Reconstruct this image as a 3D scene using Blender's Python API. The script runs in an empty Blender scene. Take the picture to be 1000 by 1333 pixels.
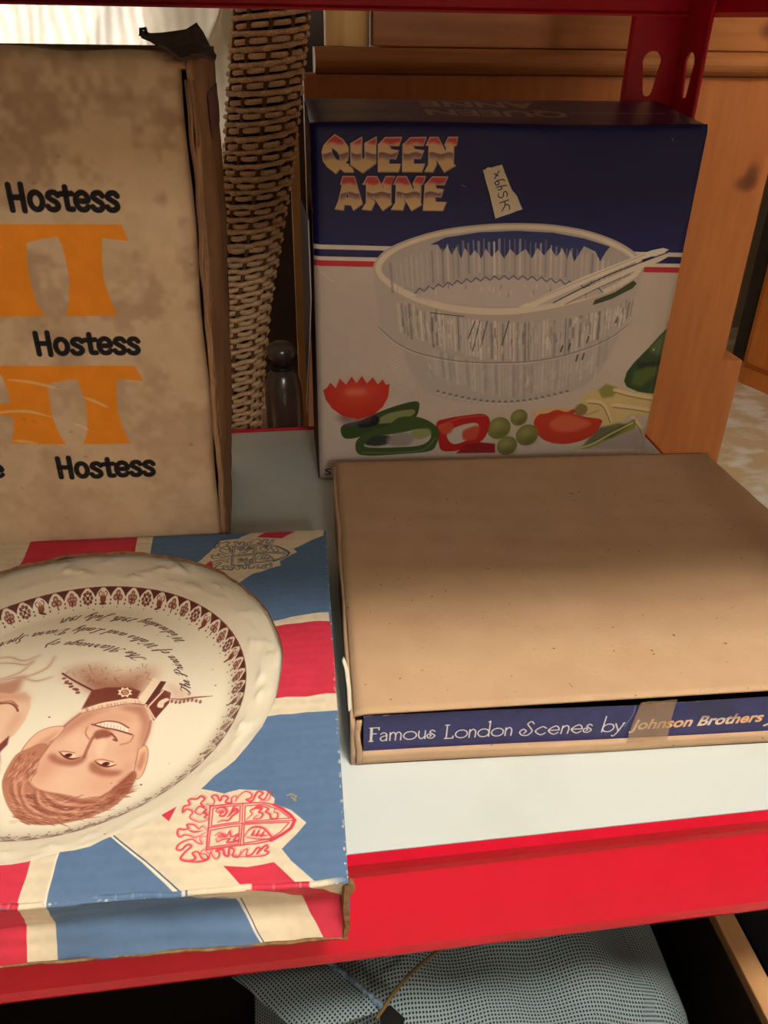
import bpy, bmesh, math, random
import numpy as np
from mathutils import Vector, Matrix

# ------------------------------------------------------------------ camera, world, light, exposure
scene = bpy.context.scene
COL = scene.collection
random.seed(7)
rng = np.random.default_rng(7)

cam_data = bpy.data.cameras.new('camera')
cam = bpy.data.objects.new('camera', cam_data)
COL.objects.link(cam)
cam_data.sensor_fit = 'VERTICAL'
cam_data.sensor_height = 36.0
cam_data.lens = 1062.83142 * 36.0 / 1333.0
cam_data.clip_start = 0.01
_p, _y, _r = 0.54176, -0.14242, 0.01741
_fw = Vector((-math.sin(_y) * math.cos(_p), math.cos(_y) * math.cos(_p), -math.sin(_p)))
_rt = Vector((math.cos(_y), math.sin(_y), 0))
_up = _rt.cross(_fw)
_r2 = _rt * math.cos(_r) + _up * math.sin(_r)
_u2 = -_rt * math.sin(_r) + _up * math.cos(_r)
M = Matrix((_r2, _u2, -_fw)).transposed().to_4x4()
M.translation = (0, 0, 0.32760)
cam.matrix_world = M
scene.camera = cam

world = bpy.data.worlds.new('world')
scene.world = world
world.use_nodes = True
wn = world.node_tree.nodes
wn['Background'].inputs[0].default_value = (1.0, 0.97, 0.90, 1)
wn['Background'].inputs[1].default_value = 3.4

LAMP_POS = (0.26, -0.20, 1.32)
LAMP_W = 52.0
LAMP_COL = (1.0, 0.98, 0.93)
FILL_LAMP_POS = (0.25, -2.1, 1.22)  # added fill lamp, out of view
FILL_LAMP_W = 44.0
FILL_LAMP_COL = (1.0, 0.93, 0.86)
scene.view_settings.view_transform = 'Standard'
scene.view_settings.look = 'None'
scene.view_settings.gamma = 1.0
scene.view_settings.use_curve_mapping = False
scene.view_settings.exposure = 0.0

# ------------------------------------------------------------------ object helpers
def link(o, parent=None):
    COL.objects.link(o)
    if parent is not None:
        o.parent = parent
    return o

def thing(name, label, cat, loc=(0, 0, 0), rotz=0.0, group=None):
    o = bpy.data.objects.new(name, None)
    o.empty_display_size = 0.03
    o.location = loc
    o.rotation_euler = (0, 0, rotz)
    COL.objects.link(o)
    return tag(o, label, cat, group)

def tag(o, label, cat, group=None):
    o['label'] = label
    o['category'] = cat
    if group:
        o['group'] = group
    return o

def mesh(name, verts, faces, mat, parent=None, uv=None, smooth=False, auto=None):
    me = bpy.data.meshes.new(name)
    me.from_pydata([tuple(v) for v in verts], [], faces)
    if uv is not None:
        lay = me.uv_layers.new(name='UVMap')
        idx = np.zeros(len(me.loops), dtype=np.int32)
        me.loops.foreach_get('vertex_index', idx)
        pts = np.array([uv(Vector(v)) for v in verts], dtype=np.float32)
        lay.data.foreach_set('uv', pts[idx].ravel())
    me.materials.append(mat)
    if smooth:
        for p in me.polygons:
            p.use_smooth = True
    o = bpy.data.objects.new(name, me)
    return link(o, parent)

def from_bm(name, bm, mat, parent=None, smooth=False):
    me = bpy.data.meshes.new(name)
    bmesh.ops.recalc_face_normals(bm, faces=bm.faces)
    bm.to_mesh(me)
    bm.free()
    me.materials.append(mat)
    if smooth:
        for p in me.polygons:
            p.use_smooth = True
    return link(bpy.data.objects.new(name, me), parent)

def box(name, lo, hi, mat, parent=None, bevel=0.0, rotz=0.0, seg=2):
    bm = bmesh.new()
    bmesh.ops.create_cube(bm, size=1)
    c = [(a + b) / 2 for a, b in zip(lo, hi)]
    d = [b - a for a, b in zip(lo, hi)]
    for v in bm.verts:
        v.co = Vector((v.co.x * d[0], v.co.y * d[1], v.co.z * d[2]))
    if bevel:
        bmesh.ops.bevel(bm, geom=bm.edges[:], offset=bevel, segments=seg, affect='EDGES', profile=0.6)
    mt = Matrix.Translation(c) @ Matrix.Rotation(rotz, 4, 'Z')
    bmesh.ops.transform(bm, matrix=mt, verts=bm.verts)
    return from_bm(name, bm, mat, parent)

def solid(name, pts, vec, mat, parent=None, uv=None, bevel=0.0):
    """closed polygon pts (3-D) extruded along vec"""
    n = len(pts)
    vec = Vector(vec)
    V = [Vector(p) for p in pts] + [Vector(p) + vec for p in pts]
    F = [list(range(n)), list(range(2 * n - 1, n - 1, -1))]
    F += [[i, i + n, (i + 1) % n + n, (i + 1) % n] for i in range(n)]
    o = mesh(name, V, F, mat, parent, uv)
    bm = bmesh.new()
    bm.from_mesh(o.data)
    bmesh.ops.recalc_face_normals(bm, faces=bm.faces)
    bm.to_mesh(o.data)
    bm.free()
    return o

def grid(name, fn, nu, nv, mat, parent=None, uv=None, smooth=True, thick=0.0):
    V = [fn(i / nu, j / nv) for j in range(nv + 1) for i in range(nu + 1)]
    F = [[j * (nu + 1) + i, j * (nu + 1) + i + 1, (j + 1) * (nu + 1) + i + 1, (j + 1) * (nu + 1) + i]
         for j in range(nv) for i in range(nu)]
    o = mesh(name, V, F, mat, parent, uv, smooth)
    if thick:
        m = o.modifiers.new('thickness', 'SOLIDIFY')
        m.thickness = thick
        m.offset = -1
    return o

def tube(name, path, rad, mat, parent=None, seg=8, closed=False):
    pts = [Vector(p) for p in path]
    n = len(pts)
    rads = rad if isinstance(rad, (list, tuple)) else [rad] * n
    V, F = [], []
    for i, p in enumerate(pts):
        a = pts[(i - 1) % n] if (closed or i) else pts[0]
        b = pts[(i + 1) % n] if (closed or i < n - 1) else pts[-1]
        t = (b - a).normalized()
        ref = Vector((0, 0, 1)) if abs(t.z) < 0.9 else Vector((1, 0, 0))
        s = t.cross(ref).normalized()
        q = s.cross(t)
        for k in range(seg):
            an = 2 * math.pi * k / seg
            V.append(p + (s * math.cos(an) + q * math.sin(an)) * rads[i])
    m = n if closed else n - 1
    for i in range(m):
        for k in range(seg):
            j = (i + 1) % n
            F.append([i * seg + k, i * seg + (k + 1) % seg, j * seg + (k + 1) % seg, j * seg + k])
    if not closed:
        F += [list(range(seg - 1, -1, -1)), [(n - 1) * seg + k for k in range(seg)]]
    return mesh(name, V, F, mat, parent, None, True)

def lathe(name, prof, mat, parent=None, seg=64, centre=(0, 0, 0), uv=None):
    V, F = [], []
    c = Vector(centre)
    for r, z in prof:
        for k in range(seg):
            a = 2 * math.pi * k / seg
            V.append(c + Vector((r * math.cos(a), r * math.sin(a), z)))
    for i in range(len(prof) - 1):
        for k in range(seg):
            F.append([i * seg + k, i * seg + (k + 1) % seg, (i + 1) * seg + (k + 1) % seg, (i + 1) * seg + k])
    F.append(list(range(seg - 1, -1, -1)))
    F.append([(len(prof) - 1) * seg + k for k in range(seg)])
    return mesh(name, V, F, mat, parent, uv, True)

# ------------------------------------------------------------------ flat print: a small drawing surface, in millimetres
def smooth(pts, closed=False, n=6):
    P = [np.array(p, float) for p in pts]
    out = []
    N = len(P)
    for i in range(N if closed else N - 1):
        if closed:
            a, b, c, d = P[i - 1], P[i], P[(i + 1) % N], P[(i + 2) % N]
        else:
            a, b, c, d = P[max(i - 1, 0)], P[i], P[i + 1], P[min(i + 2, N - 1)]
        for k in range(n):
            t = k / n
            out.append(tuple(0.5 * (2 * b + (c - a) * t + (2 * a - 5 * b + 4 * c - d) * t * t + (3 * b - a - 3 * c + d) * t ** 3)))
    if not closed:
        out.append(tuple(P[-1]))
    return out

def box_blur(a, r):
    for ax in (0, 1):
        k = 2 * r + 1
        pad = [(0, 0), (0, 0)]
        pad[ax] = (r + 1, r)
        c = np.cumsum(np.pad(a, pad, mode='edge'), axis=ax)
        a = (c[k:] - c[:-k]) / k if ax == 0 else (c[:, k:] - c[:, :-k]) / k
    return a

def S(*c):
    return np.array(c, dtype=np.float32) / 255.0

class Canvas:
    def __init__(s, u0, v0, u1, v1, res, bg):
        s.u0, s.v0, s.u1, s.v1, s.res = u0, v0, u1, v1, res
        s.W, s.H = int(round((u1 - u0) * res)), int(round((v1 - v0) * res))
        s.a = np.empty((s.H, s.W, 3), np.float32)
        s.a[:] = S(*bg)

    def px(s, pts):
        p = np.array(pts, float)
        return np.stack([(p[:, 0] - s.u0) * s.res, (p[:, 1] - s.v0) * s.res], 1)

    def paint(s, cov, x0, y0, col, alpha=1.0):
        h, w = cov.shape
        sl = s.a[y0:y0 + h, x0:x0 + w]
        k = (cov * alpha)[..., None]
        if callable(col):
            yy, xx = np.mgrid[y0:y0 + h, x0:x0 + w]
            c = col(xx / s.res + s.u0, yy / s.res + s.v0)
        else:
            c = S(*col)
        sl[:] = sl * (1 - k) + c * k

    def cover(s, polys, pad=0):
        P = [s.px(p) for p in polys]
        al = np.concatenate(P)
        x0, y0 = np.maximum(np.floor(al.min(0)).astype(int) - pad, 0)
        x1, y1 = np.ceil(al.max(0)).astype(int) + pad
        x1, y1 = min(x1, s.W), min(y1, s.H)
        if x1 <= x0 or y1 <= y0:
            return None
        SS = 3
        rows = (np.arange(y0 * SS, y1 * SS) + 0.5) / SS
        E = np.concatenate([np.concatenate([p, np.roll(p, -1, 0)], 1) for p in P])
        ax, ay, bx, by = E.T
        with np.errstate(divide='ignore', invalid='ignore'):
            sl = np.where(ay != by, (bx - ax) / (by - ay), 0)
        m = (rows[:, None] >= np.minimum(ay, by)) & (rows[:, None] < np.maximum(ay, by))
        X = np.where(m, ax + (rows[:, None] - ay) * sl, 1e9)
        X.sort(axis=1)
        n = int(m.sum(1).max()) if len(rows) else 0
        cols = np.arange(x0, x1)
        cov = np.zeros((len(rows), len(cols)), np.float32)
        for k in range(0, n - 1, 2):
            a, b = X[:, k:k + 1], X[:, k + 1:k + 2]
            cov += np.clip(np.minimum(b, cols + 1) - np.maximum(a, cols), 0, 1) * (b < 1e8)
        return np.clip(cov.reshape(y1 - y0, SS, -1).mean(1), 0, 1), x0, y0

    def poly(s, pts, col, alpha=1.0, soft=0.0, curve=False, holes=()):
        polys = [smooth(pts, True) if curve else pts] + [smooth(h, True) if curve else h for h in holes]
        r = int(soft * s.res / 2)
        got = s.cover(polys, 3 * r)
        if got is None:
            return
        cov, x0, y0 = got
        if r > 0:
            for _ in range(3):
                cov = box_blur(cov, r)
        s.paint(cov, x0, y0, col, alpha)

    def stroke(s, pts, w, col, alpha=1.0, curve=False, taper=False, soft=0.0):
        P = s.px(smooth(pts) if curve else pts)
        n = len(P)
        x0, y0 = np.maximum(np.floor(P.min(0) - w * s.res - 3 - soft * s.res * 2).astype(int), 0)
        x1, y1 = np.ceil(P.max(0) + w * s.res + 3 + soft * s.res * 2).astype(int)
        x1, y1 = min(x1, s.W), min(y1, s.H)
        if x1 <= x0 or y1 <= y0:
            return
        cov = np.zeros((y1 - y0, x1 - x0), np.float32)
        for i in range(n - 1):
            a, b = P[i], P[i + 1]
            ww = w if not hasattr(w, '__len__') else w[i]
            hw = ww * s.res / 2
            if taper:
                t = i / max(n - 2, 1)
                hw *= (0.25 + 0.75 * math.sin(math.pi * min(max(t, 0.03), 0.97)))
            e = hw + 1.5
            bx0, by0 = np.maximum(np.floor(np.minimum(a, b) - e).astype(int) - (x0, y0), 0)
            bx1, by1 = np.ceil(np.maximum(a, b) + e).astype(int) - (x0, y0)
            bx1, by1 = min(bx1, x1 - x0), min(by1, y1 - y0)
            if bx1 <= bx0 or by1 <= by0:
                continue
            yy, xx = np.mgrid[by0 + y0:by1 + y0, bx0 + x0:bx1 + x0] + 0.5
            d = b - a
            L = float(d @ d) + 1e-9
            t = np.clip(((xx - a[0]) * d[0] + (yy - a[1]) * d[1]) / L, 0, 1)
            dist = np.hypot(xx - a[0] - t * d[0], yy - a[1] - t * d[1])
            c = np.clip(hw + 0.5 - dist, 0, 1) * min(1.0, 2 * hw)
            sub = cov[by0:by1, bx0:bx1]
            np.maximum(sub, c, out=sub)
        r = int(soft * s.res / 2)
        if r > 0:
            for _ in range(2):
                cov = box_blur(cov, r)
        s.paint(cov, x0, y0, col, alpha)

    def ell(s, c, rx, ry, col, alpha=1.0, soft=0.0, rot=0.0, n=40):
        ca, sa = math.cos(rot), math.sin(rot)
        pts = []
        for k in range(n):
            x, y = rx * math.cos(2 * math.pi * k / n), ry * math.sin(2 * math.pi * k / n)
            pts.append((c[0] + ca * x - sa * y, c[1] + sa * x + ca * y))
        s.poly(pts, col, alpha, soft)

    def glyphs(s, text, p0, p1, cap, col, offset=0.0, shear=0.0, alpha=1.0, jitter=0.0):
        """built-in font, fitted so its baseline runs p0 -> p1 with capitals cap mm high"""
        cu = bpy.data.curves.new('lettering', 'FONT')
        cu.body = text
        cu.size = 1.0
        cu.offset = offset
        cu.resolution_u = 4
        ob = bpy.data.objects.new('lettering', cu)
        me = ob.to_mesh()
        V = np.array([v.co[:2] for v in me.vertices])
        me.calc_loop_triangles()
        T = [tuple(t.vertices) for t in me.loop_triangles]
        ob.to_mesh_clear()
        bpy.data.objects.remove(ob)
        bpy.data.curves.remove(cu)
        x0, x1 = V[:, 0].min(), V[:, 0].max()
        capz = 0.729 + offset
        p0, p1 = np.array(p0), np.array(p1)
        d = p1 - p0
        up = np.array([-d[1], d[0]]) / np.hypot(*d)
        V2 = V.copy()
        V2[:, 0] += shear * V[:, 1]
        if jitter:
            V2 += jitter * np.sin(V[:, ::-1] * 37 + V * 23)
        Q = p0 + np.outer((V2[:, 0] - x0) / (x1 - x0), d) + np.outer(V2[:, 1] / capz * cap, up)
        P = s.px(Q)
        ax, ay = np.maximum(np.floor(P.min(0)).astype(int) - 1, 0)
        bx, by = np.ceil(P.max(0)).astype(int) + 1
        bx, by = min(bx, s.W), min(by, s.H)
        if bx <= ax or by <= ay:
            return
        tot = np.zeros((by - ay, bx - ax), np.float32)
        for t in T:
            got = s.cover([[tuple(Q[i]) for i in t]])
            if got is None:
                continue
            c, x, y = got
            h, w = c.shape
            tot[y - ay:y - ay + h, x - ax:x - ax + w] += c
        s.paint(np.clip(tot, 0, 1), ax, ay, col, alpha)

    def pen(s, text, path, xh, font, w, col, slant=0.0, gap=0.0, alpha=1.0, stretch=None):
        """single-stroke lettering laid along a path, fitted to its length"""
        pts = np.array(smooth(path, False, 8))
        seg = np.hypot(*(pts[1:] - pts[:-1]).T)
        cum = np.concatenate([[0], np.cumsum(seg)])
        adv = sum(font[c][0] + gap if c in font else 0.7 for c in text)
        k = cum[-1] / adv

        def at(t, h):
            t = min(max(t, 0), cum[-1] - 1e-6)
            i = min(np.searchsorted(cum, t, side='right') - 1, len(seg) - 1)
            d = (pts[i + 1] - pts[i]) / seg[i]
            return pts[i] + d * (t - cum[i]) + np.array([-d[1], d[0]]) * h
        x = 0.0
        for ch in text:
            if ch not in font:
                x += 0.7
                continue
            wd, strokes = font[ch]
            for st in strokes:
                st = smooth(st, False, 5) if len(st) > 2 else st
                q = [at((x + a + slant * b) * k, b * xh) for a, b in st]
                q = np.array(q)
                if isinstance(w, tuple):   # broad nib: downstrokes heavy
                    dd = np.array([(c[0] - a[0], c[1] - a[1]) for a, c in zip(st[:-1], st[1:])])
                    ws = [w[0] + (w[1] - w[0]) * max(0, -dy) / (math.hypot(dx, dy) + 1e-6) for dx, dy in dd]
                    for i in range(len(q) - 1):
                        s.stroke(q[i:i + 2], ws[i], col, alpha)
                else:
                    s.stroke(q, w, col, alpha)
            x += wd + gap

    def image(s, name):
        im = bpy.data.images.new(name, s.W, s.H, alpha=False)
        buf = np.ones((s.H, s.W, 4), np.float32)
        buf[..., :3] = np.clip(s.a, 0, 1)
        im.pixels.foreach_set(buf.ravel())
        im.update()
        im.pack()
        return im

    def uv(s, u, v):
        return ((u - s.u0) / (s.u1 - s.u0), (v - s.v0) / (s.v1 - s.v0))

def noise2(h, w, cells, seed=0):
    r = np.random.default_rng(seed)
    g = r.random((int(cells * h / w) + 3, cells + 3))
    y = np.linspace(0, g.shape[0] - 2.001, h)
    x = np.linspace(0, g.shape[1] - 2.001, w)
    yi, xi = y.astype(int), x.astype(int)
    fy, fx = (y - yi)[:, None], (x - xi)[None]
    fy, fx = fy * fy * (3 - 2 * fy), fx * fx * (3 - 2 * fx)
    a, b = g[yi][:, xi], g[yi][:, xi + 1]
    c, d = g[yi + 1][:, xi], g[yi + 1][:, xi + 1]
    return ((a * (1 - fx) + b * fx) * (1 - fy) + (c * (1 - fx) + d * fx) * fy).astype(np.float32)

def projective(src, dst):
    """exact plane-to-plane map from four point pairs"""
    A, b = [], []
    for (x, y), (u, v) in zip(src, dst):
        A.append([x, y, 1, 0, 0, 0, -u * x, -u * y]); b.append(u)
        A.append([0, 0, 0, x, y, 1, -v * x, -v * y]); b.append(v)
    h = np.linalg.solve(np.array(A, float), np.array(b, float))
    def f(x, y):
        w = h[6] * x + h[7] * y + 1
        return ((h[0] * x + h[1] * y + h[2]) / w, (h[3] * x + h[4] * y + h[5]) / w)
    return f

# ------------------------------------------------------------------ materials
def srgb(r, g, b):
    f = lambda c: (c / 255 / 12.92) if c <= 10.3 else ((c / 255 + 0.055) / 1.055) ** 2.4
    return (f(r), f(g), f(b), 1)

def material(name, col=None, rough=0.6, image=None, col2=None, scale=20.0, mix=0.5, bump=0.0, bump_scale=200.0,
             spec=0.4, metal=0.0, stretch=(1, 1, 1), grime=0.0, coat=0.0, trans=0.0, contrast=(0.35, 0.65), detail=4.0, specks=0.0):
    m = bpy.data.materials.new(name)
    m.use_nodes = True
    nt = m.node_tree
    N, L = nt.nodes, nt.links
    b = N['Principled BSDF']
    b.inputs['Roughness'].default_value = rough
    b.inputs['Specular IOR Level'].default_value = spec
    b.inputs['Metallic'].default_value = metal
    b.inputs['Coat Weight'].default_value = coat
    b.inputs['Coat Roughness'].default_value = 0.15
    tc = N.new('ShaderNodeTexCoord')
    mp = N.new('ShaderNodeMapping')
    mp.inputs['Scale'].default_value = stretch
    L.new(tc.outputs['Object'], mp.inputs['Vector'])
    if image is not None:
        t = N.new('ShaderNodeTexImage')
        t.image = image
        t.extension = 'EXTEND'
        t.interpolation = 'Linear'
        um = N.new('ShaderNodeUVMap')
        um.uv_map = 'UVMap'
        L.new(um.outputs['UV'], t.inputs['Vector'])
        src = t.outputs['Color']
    else:
        c = N.new('ShaderNodeRGB')
        c.outputs[0].default_value = srgb(*col)
        src = c.outputs[0]
    if col2 is not None:
        nz = N.new('ShaderNodeTexNoise')
        nz.inputs['Scale'].default_value = scale
        nz.inputs['Detail'].default_value = detail
        L.new(mp.outputs[0], nz.inputs['Vector'])
        rp = N.new('ShaderNodeMapRange')
        rp.inputs[1].default_value, rp.inputs[2].default_value = contrast
        rp.inputs[4].default_value = mix
        L.new(nz.outputs['Fac'], rp.inputs[0])
        mx = N.new('ShaderNodeMix')
        mx.data_type = 'RGBA'
        mx.inputs[7].default_value = srgb(*col2)
        L.new(rp.outputs[0], mx.inputs[0])
        L.new(src, mx.inputs[6])
        src = mx.outputs[2]
    if specks:
        nz = N.new('ShaderNodeTexNoise')
        nz.inputs['Scale'].default_value = 330.0
        nz.inputs['Detail'].default_value = 1.0
        L.new(tc.outputs['Object'], nz.inputs['Vector'])
        rp = N.new('ShaderNodeMapRange')
        rp.inputs[1].default_value, rp.inputs[2].default_value = 0.745, 0.80
        rp.inputs[4].default_value = specks
        L.new(nz.outputs['Fac'], rp.inputs[0])
        mx = N.new('ShaderNodeMix')
        mx.data_type = 'RGBA'
        mx.inputs[7].default_value = srgb(74, 50, 34)
        L.new(rp.outputs[0], mx.inputs[0])
        L.new(src, mx.inputs[6])
        src = mx.outputs[2]
    if grime:
        nz = N.new('ShaderNodeTexNoise')
        nz.inputs['Scale'].default_value = 90.0
        nz.inputs['Detail'].default_value = 6.0
        L.new(tc.outputs['Object'], nz.inputs['Vector'])
        rp = N.new('ShaderNodeMapRange')
        rp.inputs[1].default_value, rp.inputs[2].default_value = 0.3, 0.7
        rp.inputs[3].default_value, rp.inputs[4].default_value = 1.0 - grime, 1.0
        L.new(nz.outputs['Fac'], rp.inputs[0])
        mx = N.new('ShaderNodeMix')
        mx.data_type = 'RGBA'
        mx.blend_type = 'MULTIPLY'
        mx.inputs[0].default_value = 1.0
        L.new(src, mx.inputs[6])
        L.new(rp.outputs[0], mx.inputs[7])
        src = mx.outputs[2]
    L.new(src, b.inputs['Base Color'])
    if bump:
        nb = N.new('ShaderNodeTexNoise')
        nb.inputs['Scale'].default_value = bump_scale
        nb.inputs['Detail'].default_value = 3.4
        L.new(mp.outputs[0], nb.inputs['Vector'])
        bp = N.new('ShaderNodeBump')
        bp.inputs['Strength'].default_value = bump
        bp.inputs['Distance'].default_value = 0.002
        L.new(nb.outputs['Fac'], bp.inputs['Height'])
        L.new(bp.outputs[0], b.inputs['Normal'])
    if trans:
        tr = N.new('ShaderNodeBsdfTransparent')
        ms = N.new('ShaderNodeMixShader')
        ms.inputs[0].default_value = 1 - trans
        L.new(tr.outputs[0], ms.inputs[1])
        L.new(b.outputs[0], ms.inputs[2])
        L.new(ms.outputs[0], N['Material Output'].inputs['Surface'])
    return m

# ------------------------------------------------------------------ single-stroke alphabets (x-height = 1)
def oval(cx, cy, rx, ry, n=12, a0=90):
    return [(cx + rx * math.cos(math.radians(a0 + 360 * k / n)), cy + ry * math.sin(math.radians(a0 + 360 * k / n))) for k in range(n + 1)]

DECO = {
    'F': (1.3, [[(.16, 0), (.16, 1.7)], [(.32, 0), (.32, 1.7)], [(0, 0), (.5, 0)], [(0, 1.7), (1.15, 1.7)], [(1.15, 1.7), (1.15, 1.42)], [(.32, .95), (.85, .95)]]),
    'a': (1.15, [[(.12, .85), (.45, 1.03), (.82, .85), (.88, .5), (.88, 0)], [(.88, .62), (.45, .58), (.1, .32), (.3, .02), (.65, .05), (.88, .25)]]),
    'm': (1.75, [[(.15, 0), (.15, 1)], [(.15, .7), (.5, 1.02), (.82, .75), (.82, 0)], [(.82, .7), (1.15, 1.02), (1.5, .75), (1.5, 0)]]),
    'o': (1.85, [oval(.9, .5, .8, .5)]),
    'u': (1.2, [[(.15, 1), (.15, .35), (.5, 0), (.95, .3)], [(.95, 1), (.95, 0)]]),
    's': (1.2, [[(.95, .85), (.6, 1.03), (.32, .8), (.65, .55), (.98, .28), (.6, 0), (.12, .1), (.02, .42), (.3, .55), (.5, .35), (.35, .25)]]),
    'L': (1.4, [[(.28, 1.7), (.28, 0)], [(0, 1.7), (.56, 1.7)], [(.05, 0), (1.15, 0)], [(1.15, 0), (1.2, .28)]]),
    'n': (1.2, [[(.15, 0), (.15, 1)], [(.15, .7), (.55, 1.02), (.95, .75), (.95, 0)]]),
    'd': (1.85, [oval(.85, .5, .75, .5), [(1.6, 0), (1.6, 1.95)], [(1.4, 1.85), (1.6, 1.95)]]),
    'S': (1.8, [[(1.5, 1.45), (1.15, 1.75), (.75, 1.45), (1.15, .98), (1.5, .5), (1.05, 0), (.35, .06), (.0, .45), (.35, .8), (.78, .55), (.55, .28)]]),
    'c': (1.6, [[(1.4, .8), (.85, 1.02), (.12, .5), (.85, -.02), (1.4, .2)]]),
    'e': (1.65, [[(.12, .5), (1.45, .5)], [(1.45, .5), (1.25, .88), (.8, 1.02), (.12, .5), (.85, -.02), (1.4, .2)]]),
    'b': (1.75, [[(.12, 2.0), (.12, 0)], oval(.88, .5, .75, .5)]),
    'y': (1.3, [[(.0, 1), (.6, .1)], [(1.15, 1.08), (.55, -.15), (.15, -.6), (-.1, -.5)], [(1.0, 1.0), (1.3, 1.05)]]),
}
_A = [(.6, .85), (.3, 1), (.02, .5), (.15, 0), (.4, .15), (.62, .95)]
SCRIPT = {
    'T': (1.25, [[(.1, 1.6), (.3, 1.95), (1.2, 1.75), (1.6, 2.0)], [(.95, 1.85), (.75, .6), (.4, .0), (.0, .2), (.15, .5)]]),
    'h': (.85, [[(0, 0), (.35, 1.5), (.3, 2), (.1, 1.6), (.05, 0)], [(.05, .5), (.35, 1), (.6, .8), (.55, .1), (.75, .05), (.9, .3)]]),
    'e': (.6, [[(0, .2), (.35, .55), (.4, .95), (.15, .9), (.05, .35), (.25, 0), (.6, .3)]]),
    'M': (1.8, [[(.6, 1.9), (.1, 1.7), (-.1, 1.2), (.2, 1.1)], [(-.2, .2), (.0, 0), (.3, .8), (.6, 1.9)], [(.6, 1.9), (.75, .1)], [(.75, .1), (1.35, 1.9)], [(1.35, 1.9), (1.4, .2), (1.6, 0), (1.8, .3)]]),
    'a': (.85, [_A, [(.62, .95), (.58, .2), (.68, 0), (.9, .3)]]),
    'r': (.65, [[(0, .2), (.2, 1.05), (.3, .85), (.5, .85), (.45, .2), (.55, 0), (.7, .25)]]),
    'i': (.48, [[(.1, .3), (.25, 1)], [(.25, 1), (.2, .15), (.3, 0), (.5, .3)], [(.3, 1.35), (.32, 1.5)]]),
    'g': (.8, [_A, [(.62, .95), (.5, -.6), (.2, -.95), (.0, -.6), (.7, .2)]]),
    'o': (.7, [[(.3, 1), (.05, .6), (.1, .05), (.4, .05), (.55, .6), (.3, 1), (.75, .8)]]),
    'f': (.6, [[(0, .1), (.4, 1.0), (.55, 1.9), (.4, 1.95), (.25, 1), (.1, -.8), (-.05, -.9)], [(0, .9), (.6, .95)]]),
    'P': (1.25, [[(.5, 1.8), (.3, .6), (.0, 0), (-.2, .2)], [(-.1, 1.3), (.2, 1.85), (.9, 1.9), (1.2, 1.4), (.8, .95), (.4, 1.0)]]),
    'n': (.78, [[(.05, 0), (.15, 1)], [(.1, .5), (.4, 1), (.55, .8), (.5, .15), (.6, 0), (.8, .3)]]),
    'c': (.55, [[(.5, .8), (.3, 1), (.02, .5), (.2, 0), (.55, .25)]]),
    'W': (1.85, [[(-.2, 1.3), (.0, 1.8), (.3, 1.6), (.3, .2), (.4, 0)], [(.4, 0), (.95, 1.7)], [(.95, 1.7), (1.0, 0)], [(1.0, 0), (1.7, 1.9), (1.9, 1.8)]]),
    'l': (.45, [[(0, .2), (.4, 1.4), (.35, 2), (.18, 1.6), (.1, .3), (.25, 0), (.45, .25)]]),
    's': (.6, [[(0, .1), (.3, 1.05), (.45, .5), (.35, .05), (.05, .1)], [(.35, .05), (.65, .25)]]),
    'd': (.9, [_A, [(.85, 1.95), (.6, .2), (.7, 0), (.9, .3)]]),
    'L': (1.25, [[(1.0, 1.6), (.8, 1.95), (.55, 1.5), (.4, .4), (.05, .0), (-.1, .25), (.3, .25), (.8, .0), (1.2, .3)]]),
    'y': (.8, [[(.1, .9), (.1, .3), (.3, 0), (.55, .4)], [(.65, 1), (.5, -.6), (.2, -.95), (.0, -.6), (.7, .2)]]),
    'D': (1.4, [[(.5, 1.7), (.3, .2), (.1, 0), (.5, -.02), (1.2, .5), (1.2, 1.5), (.6, 1.95), (0, 1.7), (-.1, 1.3), (.2, 1.2)]]),
    'S': (1.05, [[(.9, 1.5), (.75, 1.95), (.4, 1.6), (.7, .8), (.5, 0), (-.05, .1), (-.1, .5)]]),
    'p': (.75, [[(.1, 1), (-.1, -.9)], [(.1, .6), (.4, 1), (.6, .7), (.4, 0), (.1, .15)]]),
    'u': (.78, [[(.1, 1), (.08, .2), (.25, 0), (.55, .9)], [(.55, 1), (.5, .15), (.6, 0), (.8, .3)]]),
    'J': (1.0, [[(.2, 1.7), (.6, 1.95), (1.0, 1.8)], [(.75, 1.9), (.5, -.5), (.15, -.9), (-.1, -.5), (.5, .1)]]),
    't': (.5, [[(.35, 1.6), (.15, .2), (.25, 0), (.5, .25)], [(0, 1.1), (.5, 1.15)]]),
    '1': (.55, [[(.1, 1.1), (.35, 1.5)], [(.35, 1.5), (.25, 0)]]),
    '2': (.78, [[(.05, 1.1), (.3, 1.5), (.6, 1.2), (.05, .02)], [(.05, .02), (.65, .05)]]),
    '9': (.78, [[(.6, 1.2), (.3, 1.5), (.1, 1.1), (.3, .75), (.6, 1.2), (.5, .4), (.15, 0)]]),
    '8': (.78, [[(.4, .8), (.15, 1.2), (.4, 1.5), (.6, 1.2), (.4, .8), (.1, .35), (.35, 0), (.6, .35), (.4, .8)]]),
}

GROT = {
    'H': (1.02, [[(.14, 0), (.10, 1.33)], [(.80, -.03), (.78, 1.36)], [(.12, .68), (.80, .68)]]),
    'o': (.98, [oval(.48, .5, .34, .46, 16)]),
    's': (.82, [[(.70, .80), (.55, .95), (.28, .92), (.17, .72), (.38, .55), (.60, .40), (.66, .20), (.48, .04), (.22, .06), (.10, .20)]]),
    't': (.72, [[(.34, 1.24), (.36, .22), (.44, .07), (.64, .06)], [(.06, .88), (.66, .90)]]),
    'e': (.94, [[(.16, .52), (.78, .52), (.72, .84), (.46, .96), (.18, .76), (.14, .38), (.32, .08), (.60, .05), (.78, .20)]]),
}
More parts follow.
